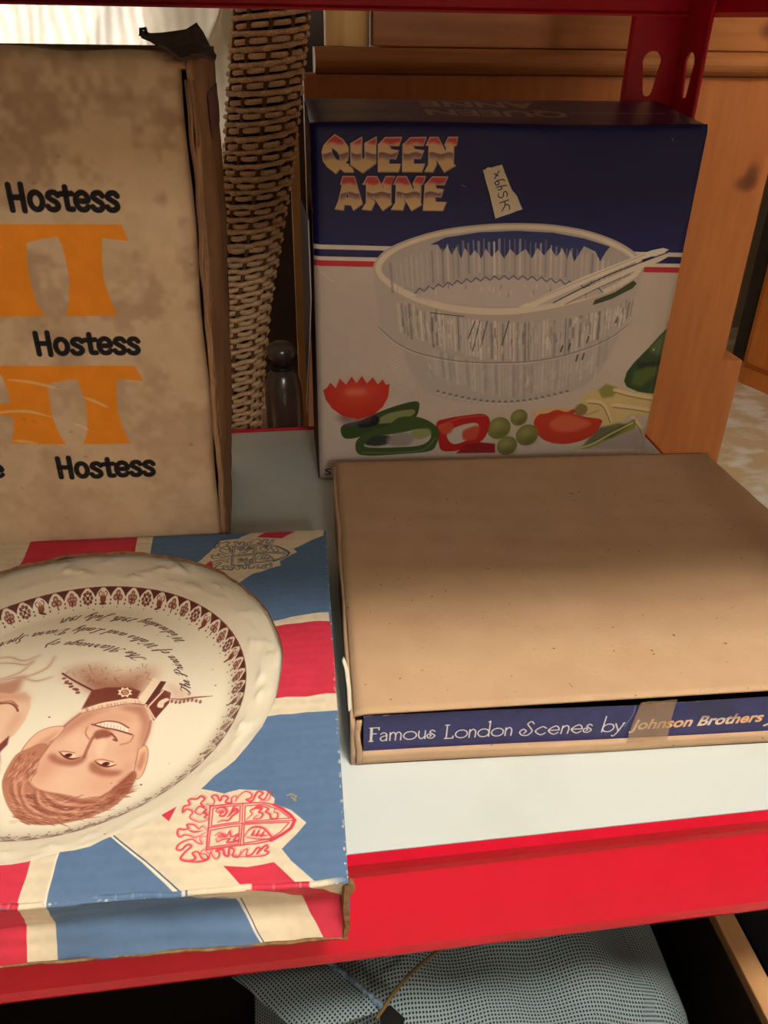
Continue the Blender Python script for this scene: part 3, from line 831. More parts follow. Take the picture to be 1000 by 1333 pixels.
CREST_CURLS = [
    [(-57.4,34.1),(-59.7,33.5),(-62.0,33.9),(-65.1,36.1),(-64.2,38.8),(-66.7,40.5),(-68.3,38.8),(-68.1,42.0),(-65.8,42.6),(-66.7,45.6),(-63.1,45.3),(-61.5,46.6),(-59.6,45.0),(-61.1,42.9),(-59.5,40.6),(-61.8,41.2),(-63.1,38.7),(-60.9,37.1),(-59.0,38.4),(-57.6,36.2)],
    [(-58.7,42.0),(-56.3,41.1),(-55.3,43.1),(-56.7,45.8),(-54.6,46.0),(-52.9,42.9),(-51.9,45.4),(-49.5,44.1),(-50.5,42.0),(-48.1,41.1),(-48.0,44.0),(-46.0,44.6),(-46.4,41.7)],
    [(-46.4,42.4),(-44.2,45.9),(-41.9,47.2),(-39.5,45.5),(-40.0,43.3),(-41.7,42.7),(-39.3,41.8),(-37.1,46.8),(-34.7,45.9),(-36.4,43.8),(-34.0,42.5),(-32.3,46.4),(-31.4,45.2),(-32.5,42.0),(-35.8,41.7)],
    [(-57.5,34.8),(-59.0,35.6),(-57.9,36.6),(-59.5,38.1),(-58.5,39.4),(-60.0,40.3)],
    [(-57.3,29.2),(-59.5,31.5),(-60.8,30.2),(-63.0,32.4),(-65.9,32.7),(-65.1,30.6),(-67.3,30.1),(-69.0,30.5),(-69.3,28.2),(-68.0,26.4),(-66.4,27.3),(-64.1,26.8),(-61.2,25.8),(-58.0,27.9)],
    [(-65.0,29.9),(-62.6,28.6),(-59.3,29.0)],
    [(-57.3,25.8),(-60.0,25.4),(-58.7,22.6),(-61.0,23.5),(-62.8,25.0),(-65.5,24.5),(-68.1,22.8),(-68.7,20.6),(-66.7,20.1),(-64.8,22.5),(-63.0,21.7),(-65.4,18.7),(-66.5,15.9),(-63.4,14.7),(-60.7,15.7),(-62.1,18.4),(-60.0,18.8),(-58.0,15.5),(-55.8,15.0),(-56.5,17.3),(-58.8,18.1),(-57.9,20.0),(-55.5,17.8)],
    [(-65.6,15.2),(-61.1,14.2),(-56.8,14.4),(-55.5,15.6),(-55.0,18.4)],
    [(-55.0,19.1),(-53.6,15.8),(-51.9,15.0),(-51.3,17.8),(-52.8,18.9),(-50.0,19.0),(-49.3,16.7),(-47.6,15.9),(-47.5,19.1),(-45.5,18.3),(-45.9,15.7),(-43.7,14.9),(-42.7,17.4)],
    [(-43.7,14.9),(-41.6,17.3),(-40.0,17.8),(-40.4,15.3),(-38.2,15.4),(-36.1,18.1),(-34.9,17.4),(-36.0,15.5),(-32.8,19.2),(-31.9,18.1),(-33.0,16.6),(-31.5,15.8),(-33.2,14.3),(-38.1,14.4),(-43.7,15.2),(-46.5,16.1)],
    [(-53.0,36.8),(-54.3,38.0),(-53.2,39.4),(-50.9,39.2),(-49.6,37.3),(-50.6,35.2),(-52.4,35.4),(-51.9,36.8),(-50.7,36.7)],
    [(-48.3,34.7),(-46.7,37.4),(-45.6,38.0),(-44.9,36.2),(-47.1,34.6),(-48.7,32.6),(-51.0,32.8),(-53.3,32.3)],
    [(-49.4,34.1),(-47.8,36.4),(-46.8,38.8),(-45.7,39.4)],
    [(-41.2,32.0),(-39.0,34.6),(-39.7,36.8),(-37.4,38.0),(-35.0,37.5),(-36.1,35.8),(-34.4,34.9),(-35.4,32.6),(-38.3,32.3),(-36.7,34.1)],
    [(-38.5,37.1),(-36.8,39.1),(-33.9,38.5),(-32.1,37.2),(-33.2,35.9),(-31.4,34.3),(-30.8,32.2),(-28.5,32.0),(-28.2,34.8),(-29.7,35.3),(-29.2,37.4)],
    [(-53.9,25.9),(-51.8,27.4),(-49.3,24.8),(-47.8,27.4),(-47.0,24.7),(-44.3,25.4),(-45.8,22.9),(-44.1,22.1),(-48.5,21.8),(-47.5,23.7),(-50.9,23.3),(-52.5,22.5),(-53.2,24.2)],
    [(-41.7,24.2),(-40.1,27.1),(-37.6,28.4),(-34.1,27.6),(-31.8,25.1),(-30.6,22.3),(-36.2,22.6),(-40.8,23.7)],
    [(-38.6,24.3),(-37.5,27.2)], [(-36.8,23.8),(-35.5,27.1)], [(-34.9,23.4),(-33.5,26.2)], [(-39.1,24.7),(-31.7,23.8)],
]
def draw_crest(c, col, shift, w):
    mv = lambda P: [(u + shift[0], v + shift[1]) for u, v in P]
    s = mv(SHIELD)
    c.stroke(s[:9], w, col, .9)
    c.stroke(s[8:] + s[:1], w, col, .9)
    c.stroke(s[5:12], w * 2.0, col, .9)
    for l in CREST_LINES:
        c.stroke(mv(l), w * .8, col, .85)
    for l in CREST_CURLS:
        c.stroke(mv(l), w * 1.25, col, .85, True, True)
        c.stroke([(u + .5, v + .4) for u, v in mv(l)], w * 1.6, col, .22, True)
    for q, r in ((mv([(-50.8,25.6)])[0], 2.0), (mv([(-35.9,38.3)])[0], 1.6), (mv([(-46.1,37.0)])[0], 1.4), (mv([(-51.9,37.5)])[0], 1.5)):
        c.ell(q, r, r * .7, col, .7, .6)

# ------------------------------------------------------------------ print: flag box lid and front (one sheet folded over the edge)
FLAG_BLUE, FLAG_RED, FLAG_CREAM = (90, 120, 158), (206, 52, 76), (224, 211, 184)
def scuff(c, n, blotch):
    H, W = c.H, c.W
    n1 = noise2(H, W, 30, 21) * .5 + noise2(H, W, 110, 22) * .5
    c.a *= (1 - blotch * np.clip(n1 - .35, 0, 1))[..., None]
    stripes = noise2(H, 4, 3, 4)[:, :1] * .5 + noise2(H, 3, 2, 8)[:, :1] * .5
    c.a *= (1 - .026 * np.sin(np.linspace(0, H / c.res / 6.0 * 2 * math.pi, H))[:, None, None] * .5)

def draw_lid():
    c = Canvas(-270, -3, 3, 263, 4.6, FLAG_BLUE)
    P = c.poly
    P([(-237.3,261.7),(-201.6,262.7),(-188.9,261.8),(-188.2,238.0),(-178.4,120.6),(-189.3,5.8),(-206.5,7.3)], FLAG_CREAM)
    P([(-201.6,262.7),(-112.2,261.8),(-110.9,235.8),(-102.5,114.5),(-115.3,25.7),(-115.3,0.7),(-188.5,3.9),(-200.1,234.7)], FLAG_CREAM)
    P([(-189.2,262.7),(-122.2,262.5),(-120.5,237.3),(-121.5,116.0),(-125.7,22.0),(-126.0,0.7),(-187.9,2.6),(-188.2,238.0)], FLAG_RED)
    # far right arm of the saltire
    P([(-104.3,205.9),(-79.3,227.5),(-73.3,240.0),(-68.4,251.3),(-56.7,252.3),(-45.7,263.2),(-40.2,264.2),(-1.1,261.4),(-1.9,252.9),(-21.4,238.0),(-19.0,234.3),(-30.0,223.9),(-29.0,218.8),(-45.7,212.6),(-53.5,203.7),(-74.2,174.2)], FLAG_CREAM)
    P([(-45.3,252.8),(-36.6,263.5),(-17.9,262.6),(-28.9,250.7)], FLAG_RED)
    P([(-76.9,221.5),(-72.2,227.0),(-69.5,216.9)], FLAG_RED)
    # right arm of the cross
    P([(-56.4,164.6),(-29.6,166.6),(-1.4,171.8),(1.0,94.0),(-30.0,91.8),(-51.6,90.5)], FLAG_CREAM)
    P([(-56.1,159.8),(-27.0,161.6),(-0.8,163.4),(0.8,106.0),(-26.8,103.6),(-52.4,103.0)], FLAG_RED)
    # near right arm of the saltire
    P([(-97.7,31.3),(-81.6,46.7),(-63.4,51.4),(-57.2,49.2),(-51.4,46.7),(-44.9,48.6),(-33.5,47.3),(-29.5,42.8),(-29.7,40.0),(-22.2,36.1),(-16.0,29.4),(-21.5,22.3),(-26.2,17.2),(-22.4,11.5),(-10.8,-0.7),(-4.5,-7.5),(-63.0,-3.1)], FLAG_CREAM)
    P([(-49.2,11.3),(-39.8,9.8),(-29.2,11.0),(-26.4,8.0),(-20.6,1.8),(-13.3,-4.1),(-36.8,-3.7)], FLAG_RED)
    P([(-79.3,39.7),(-74.5,42.5),(-70.3,45.4),(-73.5,34.5)], FLAG_RED)
    c.stroke([(-98.4,31.3),(-81.7,16.2),(-64.4,-0.4)], .9, (238, 232, 214), .95)
    c.stroke([(-97.4,31.2),(-80.9,16.4),(-63.6,0.2)], .5, (40, 66, 104), .9)
    c.stroke([(-115.4,26.5),(-115.7,12.5),(-115.5,0.1)], .8, (238, 232, 214), .9)
    c.stroke([(-56.7,252.3),(-68.4,251.3),(-73.3,240.0),(-78.5,229.1)], .5, (40, 48, 60), .7, True)
    draw_crest(c, (214, 58, 78), (0, 0), .74)
    draw_crest(c, (88, 92, 100), (CREST_TIP_FAR[0] - CREST_TIP[0], CREST_TIP_FAR[1] - CREST_TIP[1]), .62)
    for a in ([(-24.2,44.4),(-21.8,44.6)], [(-22.2,43.0),(-20.5,40.8)], [(-22.8,45.1),(-20.2,43.3),(-21.2,41.3)]):
        c.stroke(a, .8, (176, 150, 120), .9)
    scuff(c, 0, .10)
    for k in range(160):
        t = random.random()
        if random.random() < .6:
            p = (random.uniform(-.9, .6), random.uniform(0, 260))
        else:
            p = (random.uniform(-260, 0), random.uniform(.2, 1.2))
        c.ell(p, random.uniform(.2, .8), random.uniform(.2, 1.0), (222, 208, 184), random.uniform(.3, .9), .2)
    return c

def draw_flag_front():
    c = Canvas(-270, -2, 3, 42, 4.6, FLAG_BLUE)
    P = c.poly
    P([(-211.1,45.3),(-114.6,41.1),(-116.7,19.8),(-117.6,-4.4),(-227.9,-2.5)], FLAG_CREAM)
    P([(-211.1,45.3),(-124.9,41.5),(-127.4,21.3),(-129.8,-3.6),(-227.9,-2.5)], FLAG_RED)
    P([(-66.5,40.7),(-44.1,17.2),(-34.3,-1.9),(1.7,-4.3),(1.8,37.0)], FLAG_CREAM)
    P([(-40.1,39.8),(-18.4,17.4),(-9.2,-1.1),(1.7,-1.0),(1.8,17.0),(-2.6,20.7),(-15.6,37.7)], FLAG_RED)
    c.stroke([(-66.6,40.3),(-44.4,17.0),(-34.8,-0.7)], .8, (226, 224, 214), .9)
    c.stroke([(-65.6,40.6),(-43.5,17.4),(-33.9,-0.9)], .4, (40, 66, 104), .9)
    scuff(c, 0, .08)
    for k in range(120):
        c.ell((random.uniform(-260, 0), 37.6 + random.uniform(-.6, .6)), random.uniform(.2, .5), random.uniform(.1, .3), (210, 200, 184), random.uniform(.2, .5), .2)
    for a in ([(-110.3,32.4),(-106.3,30.4),(-101.4,34.1)], [(-115.0,31.6),(-108.1,28.7)]):
        c.stroke(a, .4, (40, 60, 80), .6, True)
    return c

# ------------------------------------------------------------------ print: plate transfer (sepia)
def draw_plate():
    R = 122.0
    c = Canvas(-R, -R, R, R, 4.8, (238, 230, 208))
    BR, DK = (132, 62, 48), (92, 34, 34)
    # border of arches with small flowers
    N = 60
    r0, r1 = 81.0, 91.3
    for k in range(N):
        a0, a1 = 2 * math.pi * (k - .5) / N, 2 * math.pi * (k + .5) / N
        am = (a0 + a1) / 2
        pt = lambda r, a: (r * math.cos(a), r * math.sin(a))
        w = (a1 - a0)
        # dark wedge between neighbouring arches
        sp = [pt(r1, a1 - w * .42), pt(r1 + .2, a1), pt(r1, a1 + w * .42), pt(r1 - 2.6, a1 + w * .12), pt(r1 - 4.4, a1), pt(r1 - 2.6, a1 - w * .12)]
        c.poly(sp, DK, .95)
        arch = [pt(r1 - 7.4 + 6.6 * math.sin(math.pi * t), am + w * .47 * -math.cos(math.pi * t)) for t in [i / 12 for i in range(13)]]
        c.stroke(arch, .45, (246, 236, 218), .95)
        for rr in (r1 - 5.8, r1 - 7.6):
            c.ell(pt(rr, a1), .55, .55, DK, .95)
        c.ell(pt(r1 - 9.6, am), .4, .4, BR, .8)
        fr = r1 - 4.8
        ax = (math.cos(am), math.sin(am))
        tx = (-ax[1], ax[0])
        loc = lambda x, y: (fr * ax[0] + x * tx[0] + y * ax[0], fr * ax[1] + x * tx[1] + y * ax[1])
        kind = k % 4
        if kind == 0:
            for j in range(8):
                an = 2 * math.pi * j / 8
                c.ell(loc(2.3 * math.cos(an), 2.5 * math.sin(an)), .9, .9, BR, .9)
            c.stroke([loc(-2, -2), loc(2, 2)], .5, DK, .9)
            c.stroke([loc(2, -2), loc(-2, 2)], .5, DK, .9)
            c.ell(loc(0, 0), .8, .8, DK)
        elif kind == 1:
            for x, y in ((-1.6, .3), (1.6, .3), (0, 2.0), (-.9, -1.6), (1.0, -1.4)):
                c.ell(loc(x, y), 1.25, 1.25, BR, .8)
                c.ell(loc(x, y), .5, .5, (226, 190, 170), .8)
            c.stroke([loc(0, 0), loc(.4, -3)], .6, DK)
        elif kind == 2:
            for x, y in ((-1.5, 0), (1.5, 0), (0, 1.9)):
                c.ell(loc(x, y), 1.4, 1.4, BR, .85)
                c.ell(loc(x, y), .7, .7, (222, 180, 160), .8)
            c.stroke([loc(0, 0), loc(-.5, -3.2)], .6, DK, 1, False)
        else:
            c.ell(loc(0, -.6), 1.8, 2.0, BR, .95)
            c.ell(loc(0, -2.9), 2.2, .6, DK, .9)
            c.stroke([loc(-1.8, .6), loc(-2.5, 2.0), loc(-1.4, 2.8)], .5, BR, .9, True)
            c.stroke([loc(1.8, .6), loc(2.5, 2.0), loc(1.2, 2.8)], .5, BR, .9, True)
            c.ell(loc(0, 1.6), 1.1, .9, (206, 150, 130), .9)
    c.stroke([(r1 * math.cos(2 * math.pi * k / 120), r1 * math.sin(2 * math.pi * k / 120)) for k in range(121)], .5, BR, .8)
    r3 = random.Random(5)
    # second figure at the other side, only jaw, mouth and neck reach this far
    SK2 = (232, 196, 168)
    hair2 = [PLATE(x, y) for x, y in ((-20, 478), (-16, 600), (-60, 760), (-200, 860), (-360, 850), (-480, 720), (-500, 540), (-430, 420), (-330, 380), (-200, 460))]
    c.poly(hair2, (190, 128, 102), 1, 1.0, True)
    for _ in range(110):
        x, y = r3.uniform(-470, -40), r3.uniform(470, 830)
        if ((x + 250) / 225) ** 2 + ((y - 610) / 240) ** 2 < 1:
            c.stroke([PLATE(x, y), PLATE(x + r3.uniform(-15, 15), y + 22), PLATE(x + r3.uniform(-20, 40), y + 48)], .6, r3.choice([(146, 84, 66), (218, 168, 142), (128, 68, 56)]), .5, True, True)
    c.poly([PLATE(x, y) for x, y in ((-60, 400), (-70, 560), (-120, 680), (-230, 720), (-340, 660), (-380, 520), (-360, 380), (-200, 300))], SK2, 1, 1.0, True)
    for ex in (-160, -300):
        c.stroke([PLATE(ex - 34, 540), PLATE(ex, 556), PLATE(ex + 34, 536)], 1.0, (104, 50, 44), .9, True)
        c.ell(PLATE(ex, 544), 1.6, 1.2, (104, 50, 44))
        c.stroke([PLATE(ex - 40, 575), PLATE(ex, 592), PLATE(ex + 40, 570)], 1.3, (150, 90, 72), .8, True)
    c.stroke([PLATE(-215, 540), PLATE(-190, 440), PLATE(-205, 400), PLATE(-235, 410)], 1.0, (170, 104, 84), .8, True)
    f2 = [(-54.3,-27.5),(-69.2,15.2),(-49.8,13.7),(-33.6,10.3),(-27.2,11.2),(-22.9,6.7),(-21.0,-1.0),(-21.3,-10.2),(-23.7,-19.6),(-28.6,-26.0)]
    c.poly([(-66.4,20.7),(-42.0,19.5),(-35.7,21.2),(-30.9,24.9),(-30.3,12.1),(-36.4,7.0),(-62.4,9.1)], (176, 116, 92), .8, 2.5)
    c.poly(f2, SK2, 1, .6)
    c.poly([(-64.4,14.8),(-33.8,11.0),(-26.0,10.4),(-22.2,3.1),(-28.3,5.0),(-37.9,5.8),(-61.5,6.3)], (196, 136, 110), .6, 4)
    c.poly([(-27.3,-1.9),(-23.0,-7.5),(-25.3,-18.8),(-28.9,-24.7),(-29.5,-13.4)], (206, 150, 124), .5, 3)
    c.stroke([(-44.5,2.9),(-37.2,3.3),(-32.5,3.1),(-28.9,0.3),(-26.8,-3.0)], 1.2, (130, 66, 54), .9, True)
    c.stroke([(-43.5,5.5),(-37.5,4.4),(-32.4,4.7),(-27.8,0.6)], .9, (170, 100, 84), .8, True)
    c.poly([(-28.2,-35.5),(-27.3,-30.3),(-25.4,-26.2),(-26.2,-20.0),(-28.9,-25.0),(-30.5,-28.5)], (112, 50, 50), .95, .6)
    for a in ([(-51.3,39.8),(-43.1,40.2),(-34.6,36.8),(-27.2,40.5)], [(-45.9,21.8),(-38.5,24.2),(-33.1,28.1),(-29.3,35.5)], [(-34.7,22.1),(-27.9,24.0),(-20.3,29.7),(-18.3,38.5)],
              [(-30.7,22.4),(-23.4,19.4),(-15.9,21.8)], [(-50.1,35.8),(-39.9,35.0),(-32.8,33.2),(-29.4,36.1)], [(-44.7,20.4),(-36.5,22.8),(-30.2,23.6)]):
        c.stroke(a, .8, (176, 128, 104), .7, True, True)
        c.stroke(a, 3.0, (200, 160, 136), .3, True, soft=1.5)
    # portrait of a smiling man in a military collar, upside down -------------
    SK, SH = (228, 186, 160), (150, 78, 60)
    smudge = [(-11.3,25.2),(-5.3,29.2),(8.6,29.7),(20.2,21.2),(29.7,23.5),(39.4,25.7),(39.9,15.2),(33.3,1.5),(19.1,5.4),(7.8,9.1),(-2.9,18.6)]
    c.poly(smudge, (160, 92, 70), .55, 7)
    c.poly([(-1.6,21.4),(9.0,17.7),(21.5,13.8),(32.9,15.8),(33.0,2.9),(19.9,1.2),(6.6,10.6)], (120, 58, 46), .5, 6)
    r3 = random.Random(5)
    for _ in range(70):
        x, y = r3.uniform(340, 820), r3.uniform(20, 110)
        q = PLATE(x, y), PLATE(x + r3.uniform(-25, 25), y + r3.uniform(-30, 10))
        c.stroke(q, .6, r3.choice([(170, 110, 84), (120, 60, 48), (214, 170, 140)]), .35)
    c.poly([(8.2,9.8),(16.1,11.3),(27.9,10.4),(34.3,7.0),(33.3,1.5),(23.9,0.2),(14.5,-0.5),(5.8,-3.8)], (118, 56, 46), .95, .6)
    c.poly([(6.0,-4.5),(16.4,-0.2),(29.3,2.1),(36.5,0.1),(37.0,-3.2),(30.0,-2.0),(17.2,-4.3),(5.8,-7.4)], (240, 216, 188), 1, .3)
    c.stroke([(5.9,-7.7),(17.2,-4.6),(30.0,-2.3),(37.9,-3.8)], .8, (100, 44, 40), .9, True)
    c.stroke([(5.9,-4.2),(16.3,0.1),(29.3,2.4),(36.3,0.4)], .5, (120, 60, 50), .9, True)
    for _ in range(22):
        t = r3.random()
        c.stroke((PLATE(445 + 320 * t, 252 - 56 * t ** .7), PLATE(450 + 320 * t, 268 - 52 * t ** .7)), .35, (170, 110, 90), .6)
    c.poly([(34.1,1.1),(39.7,17.0),(43.8,14.6),(37.9,-3.8)], (240, 220, 194), 1, .3)
    c.poly([(38.0,-3.3),(44.0,14.0),(47.1,13.2),(41.7,-4.0)], (92, 42, 40), .95, .3)
    c.poly([(39.0,-4.7),(45.9,7.5),(50.7,4.3),(50.7,-3.4),(44.4,-15.8),(41.9,-10.1)], (112, 52, 44), .97, .3)
    c.stroke([(40.0,-5.4),(46.5,6.6)], 1.1, (238, 214, 188), .95)
    c.stroke([(40.1,-5.9),(44.6,-14.2)], 1.0, (238, 214, 188), .95)
    c.poly([(44.8,-5.6),(45.4,-1.6),(48.8,0.5),(50.4,-1.0),(48.3,-3.2),(47.8,-6.5)], (240, 220, 196), 1, .4, True)
    c.stroke([(50.7,0.1),(56.7,-1.1),(64.3,-0.3),(73.0,-0.0)], 1.4, (130, 66, 56), .8, True, True)
    c.poly([(46.1,13.3),(53.4,9.8),(63.4,-0.9),(51.9,-1.4)], (206, 150, 130), .45, 4)
    for k in range(8):
        x, y = 930 + k * 22, 205 + 6 * math.sin(k)
        c.ell(PLATE(x, y), .8, 1.4, (120, 56, 50), .7, .4)
    star = [PLATE(675 + (44 if k % 2 else 30) * math.cos(k * math.pi / 8), 157 + (30 if k % 2 else 20) * math.sin(k * math.pi / 8)) for k in range(16)]
    c.poly(star, (240, 222, 198), 1)
    c.stroke(oval2(675, 157, 18, 12), .9, (150, 84, 66), .9)
    c.ell(PLATE(675, 157), 1.3, 1.0, (190, 130, 104))
    c.stroke([(-10.6,24.4),(-2.8,17.9),(8.2,9.8)], 1.2, (96, 44, 42), .9, True)
    for k in range(12):
        x, y = 350 + k * 7, 80 + k * 7
        c.ell(PLATE(x + r3.uniform(-8, 8), y + r3.uniform(0, 14)), 1.2, .9, (120, 58, 52), .8, .3)
    face = [(5.7,-7.4),(17.2,-4.3),(30.0,-2.0),(38.1,-4.1),(43.0,-15.7),(43.0,-24.4),(41.6,-32.9),(39.8,-43.4),(38.4,-52.3),(32.0,-59.5),(23.0,-64.6),(9.6,-60.3),(-1.2,-56.7),(-8.4,-51.8),(-8.1,-38.3),(-5.2,-29.1),(-0.6,-16.4)]
    c.poly(face, SK, 1, .5)
    c.poly([(5.7,-7.4),(17.2,-4.3),(24.6,-3.6),(14.3,-8.5),(8.3,-15.2),(3.2,-21.1),(-2.0,-25.7),(-4.9,-30.3),(-0.6,-16.4)], (170, 100, 80), .6, 4)
    c.poly([(24.5,-3.0),(38.1,-4.1),(43.0,-15.7),(43.0,-24.4),(41.6,-32.9),(40.1,-41.1),(39.4,-30.3),(39.1,-17.7),(35.0,-9.5),(26.9,-6.2)], (164, 94, 74), .65, 3)
    c.poly([(9.2,-15.3),(14.7,-10.5),(25.5,-8.8),(33.6,-12.0),(34.2,-16.0),(22.5,-12.5),(13.9,-15.7),(10.8,-23.0)], (206, 146, 118), .6, 4)
    c.stroke([(5.7,-7.4),(-0.6,-16.4),(-5.2,-29.1),(-7.7,-38.3)], 1.5, (126, 66, 54), .5, True, soft=.6)
    c.stroke([(43.0,-15.7),(43.0,-24.4),(41.5,-33.5),(40.0,-43.4)], 1.2, (130, 66, 54), .5, True, soft=.6)
    for e in ([(-17.4,-31.1),(-15.7,-24.6),(-12.6,-19.2),(-7.9,-16.2),(-2.6,-15.6),(0.0,-17.1),(-2.5,-23.8),(-7.3,-27.7),(-12.9,-31.8)], [(39.7,-34.5),(42.7,-32.4),(44.7,-36.7),(45.1,-43.8),(44.2,-50.6),(42.1,-53.5),(40.0,-50.2),(39.8,-42.2)]):
        c.poly(e, (230, 186, 156), 1, .4, True)
        c.stroke(e + e[:1], .7, (160, 96, 78), .5, True, soft=.3)
    c.poly([(-13.4,-29.6),(-8.7,-23.9),(-3.5,-19.3),(-2.0,-18.2),(-4.8,-25.5),(-10.0,-29.3)], (196, 134, 108), .6, 2)
    c.poly([(40.8,-45.8),(41.7,-37.7),(43.2,-35.4),(43.8,-42.6),(42.7,-49.3)], (180, 110, 88), .7, 1.5)
    hair = [(-20.9,-49.7),(-20.9,-41.9),(-19.0,-33.3),(-14.3,-29.8),(-9.2,-27.1),(-5.0,-28.9),(-7.7,-36.6),(-8.9,-45.1),(-8.2,-51.8),(-1.7,-56.7),(9.6,-60.3),(22.1,-64.2),(31.2,-59.4),(36.7,-52.4),(39.5,-48.5),(41.3,-51.7),(39.6,-59.6),(35.8,-66.7),(30.1,-71.3),(18.0,-75.4),(6.2,-76.5),(-4.0,-74.2),(-11.4,-67.9),(-17.5,-58.6)]
    c.poly(hair, (182, 122, 98), 1, .5, True)
    for _ in range(520):
        t = r3.random()
        if t < .3:
            x, y = r3.uniform(30, 220), r3.uniform(470, 640)
            if x > 300 - (y - 440) * .7 or x < 95 - (y - 500) * .55: continue
            dx, dy = -22, 30
        else:
            x = r3.uniform(40, 690)
            lo, hi = (700 if x < 200 else 730 + (x - 300) * .06 if x < 500 else 745 - (x - 500) * .6), (860 if x < 420 else 860 - (x - 420) * .55)
            y = r3.uniform(min(lo, hi), hi)
            dx, dy = r3.uniform(30, 85), r3.uniform(-30, 4) if x > 300 else r3.uniform(-4, 34)
        q = [PLATE(x, y), PLATE(x + dx * .5, y + dy * .5 + r3.uniform(-6, 6)), PLATE(x + dx, y + dy)]
        c.stroke(q, r3.uniform(.35, .9), r3.choice([(146, 84, 68), (126, 66, 56), (214, 164, 138), (228, 184, 156), (164, 100, 80)]), .6, True, True)
    c.stroke(hair + hair[:1], .5, (140, 78, 62), .4, True)
    for a in ([(-1.7,-56.7),(2.7,-62.3),(10.3,-66.6),(20.4,-68.0),(29.2,-66.6)], [(-4.6,-56.4),(-0.7,-65.2),(8.8,-70.6),(19.6,-71.5)], [(-12.1,-50.4),(-10.5,-59.1),(-4.0,-68.0),(6.2,-73.4)], [(-17.1,-47.8),(-14.5,-56.7),(-8.5,-66.6)], [(6.2,-59.7),(15.4,-63.9),(25.5,-64.8),(33.1,-60.6)]):
        c.stroke(a, 1.8, (132, 72, 58), .45, True, True, soft=.5)
        c.stroke([(u + 1.2, v + 1.0) for u, v in a], 1.6, (228, 180, 152), .5, True, True, soft=.5)
    c.stroke([(-8.2,-51.8),(-1.7,-56.7),(9.6,-60.3),(22.5,-64.2),(31.2,-59.4),(39.6,-49.1)], 1.4, (140, 74, 58), .45, True, soft=.6)
    for pts, col, al, sf in (([(-7.3,-39.5),(-4.1,-31.6),(1.8,-38.0),(2.3,-47.1),(-2.1,-53.4),(-7.4,-50.8)], (190, 124, 100), .45, 6), ([(31.9,-54.0),(37.2,-50.0),(39.8,-42.2),(36.5,-40.8),(32.8,-49.6)], (180, 112, 90), .45, 5), ([(2.9,-23.6),(9.1,-19.1),(14.8,-24.6),(12.1,-32.9),(6.4,-31.2)], (240, 204, 178), .5, 6), ([(29.2,-29.4),(35.9,-26.3),(38.7,-35.0),(35.8,-41.9),(30.9,-39.2)], (214, 158, 132), .5, 6), ([(24.9,-44.5),(30.6,-51.7),(31.0,-58.3),(26.3,-60.1),(21.5,-53.2),(21.9,-46.5)], (206, 148, 124), .4, 7)):
        c.poly(pts, col, al, sf)
    c.poly([(33.6,-54.2),(39.5,-48.5),(41.3,-51.7),(38.9,-60.0),(32.6,-66.9),(26.5,-69.5),(31.8,-62.6)], (134, 66, 50), .55, 2)
    # brows, eyes
    c.poly([(-3.4,-35.2),(-1.0,-38.9),(4.5,-41.9),(10.7,-42.8),(14.5,-40.2),(14.8,-35.5),(13.0,-37.1),(9.4,-38.6),(3.4,-37.5),(-1.3,-34.2)], (150, 82, 62), .75, 1.8, True)
    c.poly([(17.7,-43.9),(19.9,-47.5),(26.1,-50.4),(32.1,-50.5),(33.8,-48.0),(29.8,-47.1),(25.2,-45.6),(20.9,-41.8),(18.2,-41.0)], (150, 82, 62), .75, 1.8, True)
    for lid, eye, iris in (([(1.0,-32.9),(4.5,-36.4),(8.4,-38.3),(12.2,-37.6)], [(2.7,-34.3),(5.1,-36.2),(8.2,-37.3),(10.0,-36.3),(7.2,-34.7),(4.4,-34.0)], [(6.2,-35.7)][0]),
                           ([(19.8,-40.6),(23.4,-43.4),(27.1,-44.6),(30.7,-43.6)], [(21.2,-41.4),(23.6,-43.1),(27.0,-44.0),(29.2,-43.1),(26.1,-41.7),(23.4,-41.1)], [(25.5,-42.8)][0])):
        c.poly(eye, (240, 212, 188), 1, .2, True)
        c.ell(iris, 1.9, 1.3, (110, 48, 40))
        c.ell(iris, .8, .6, (50, 18, 20))
        c.stroke(lid, 1.1, (96, 42, 38), .9, True, True)
    c.stroke([(1.5,-33.0),(4.1,-33.0),(8.8,-34.3)], .6, (160, 92, 74), .8, True)
    c.stroke([(19.9,-40.1),(23.1,-39.7),(28.8,-41.8)], .6, (160, 92, 74), .8, True)
    # nose, mouth
    c.poly([(15.6,-24.0),(16.6,-20.3),(21.1,-19.8),(24.9,-22.9),(23.9,-25.1),(20.4,-25.7),(17.8,-26.1)], (140, 72, 58), .85, 1.2, True)
    c.stroke([(15.7,-24.7),(15.1,-28.3),(14.4,-33.7),(14.0,-37.8)], 1.6, (150, 82, 64), .75, True, soft=.6)
    c.stroke([(24.4,-22.9),(26.5,-25.3),(28.1,-28.1),(26.2,-27.0)], 1.0, (130, 64, 52), .85, True)
    c.poly([(18.0,-27.3),(21.3,-25.7),(23.7,-29.0),(22.7,-37.3),(21.4,-39.6),(18.4,-33.4)], (242, 208, 180), .7, 2)
    c.poly([(15.3,-15.8),(20.5,-14.4),(26.8,-15.9),(32.6,-20.0),(32.5,-22.5),(26.7,-20.3),(19.9,-18.2)], (246, 232, 214), 1, .2)
    for k in range(8):
        x = 545 + k * 18
        c.stroke((PLATE(x, 320 + k * 3.5), PLATE(x - 2, 343 + k * 3.5)), .3, (190, 140, 120), .8)
    c.stroke([(13.4,-15.6),(19.9,-18.5),(26.7,-20.7),(34.9,-24.5)], .9, (120, 54, 48), .95, True)
    c.stroke([(14.9,-15.5),(20.4,-14.0),(26.7,-15.4),(32.5,-19.7)], .9, (140, 72, 60), .9, True)
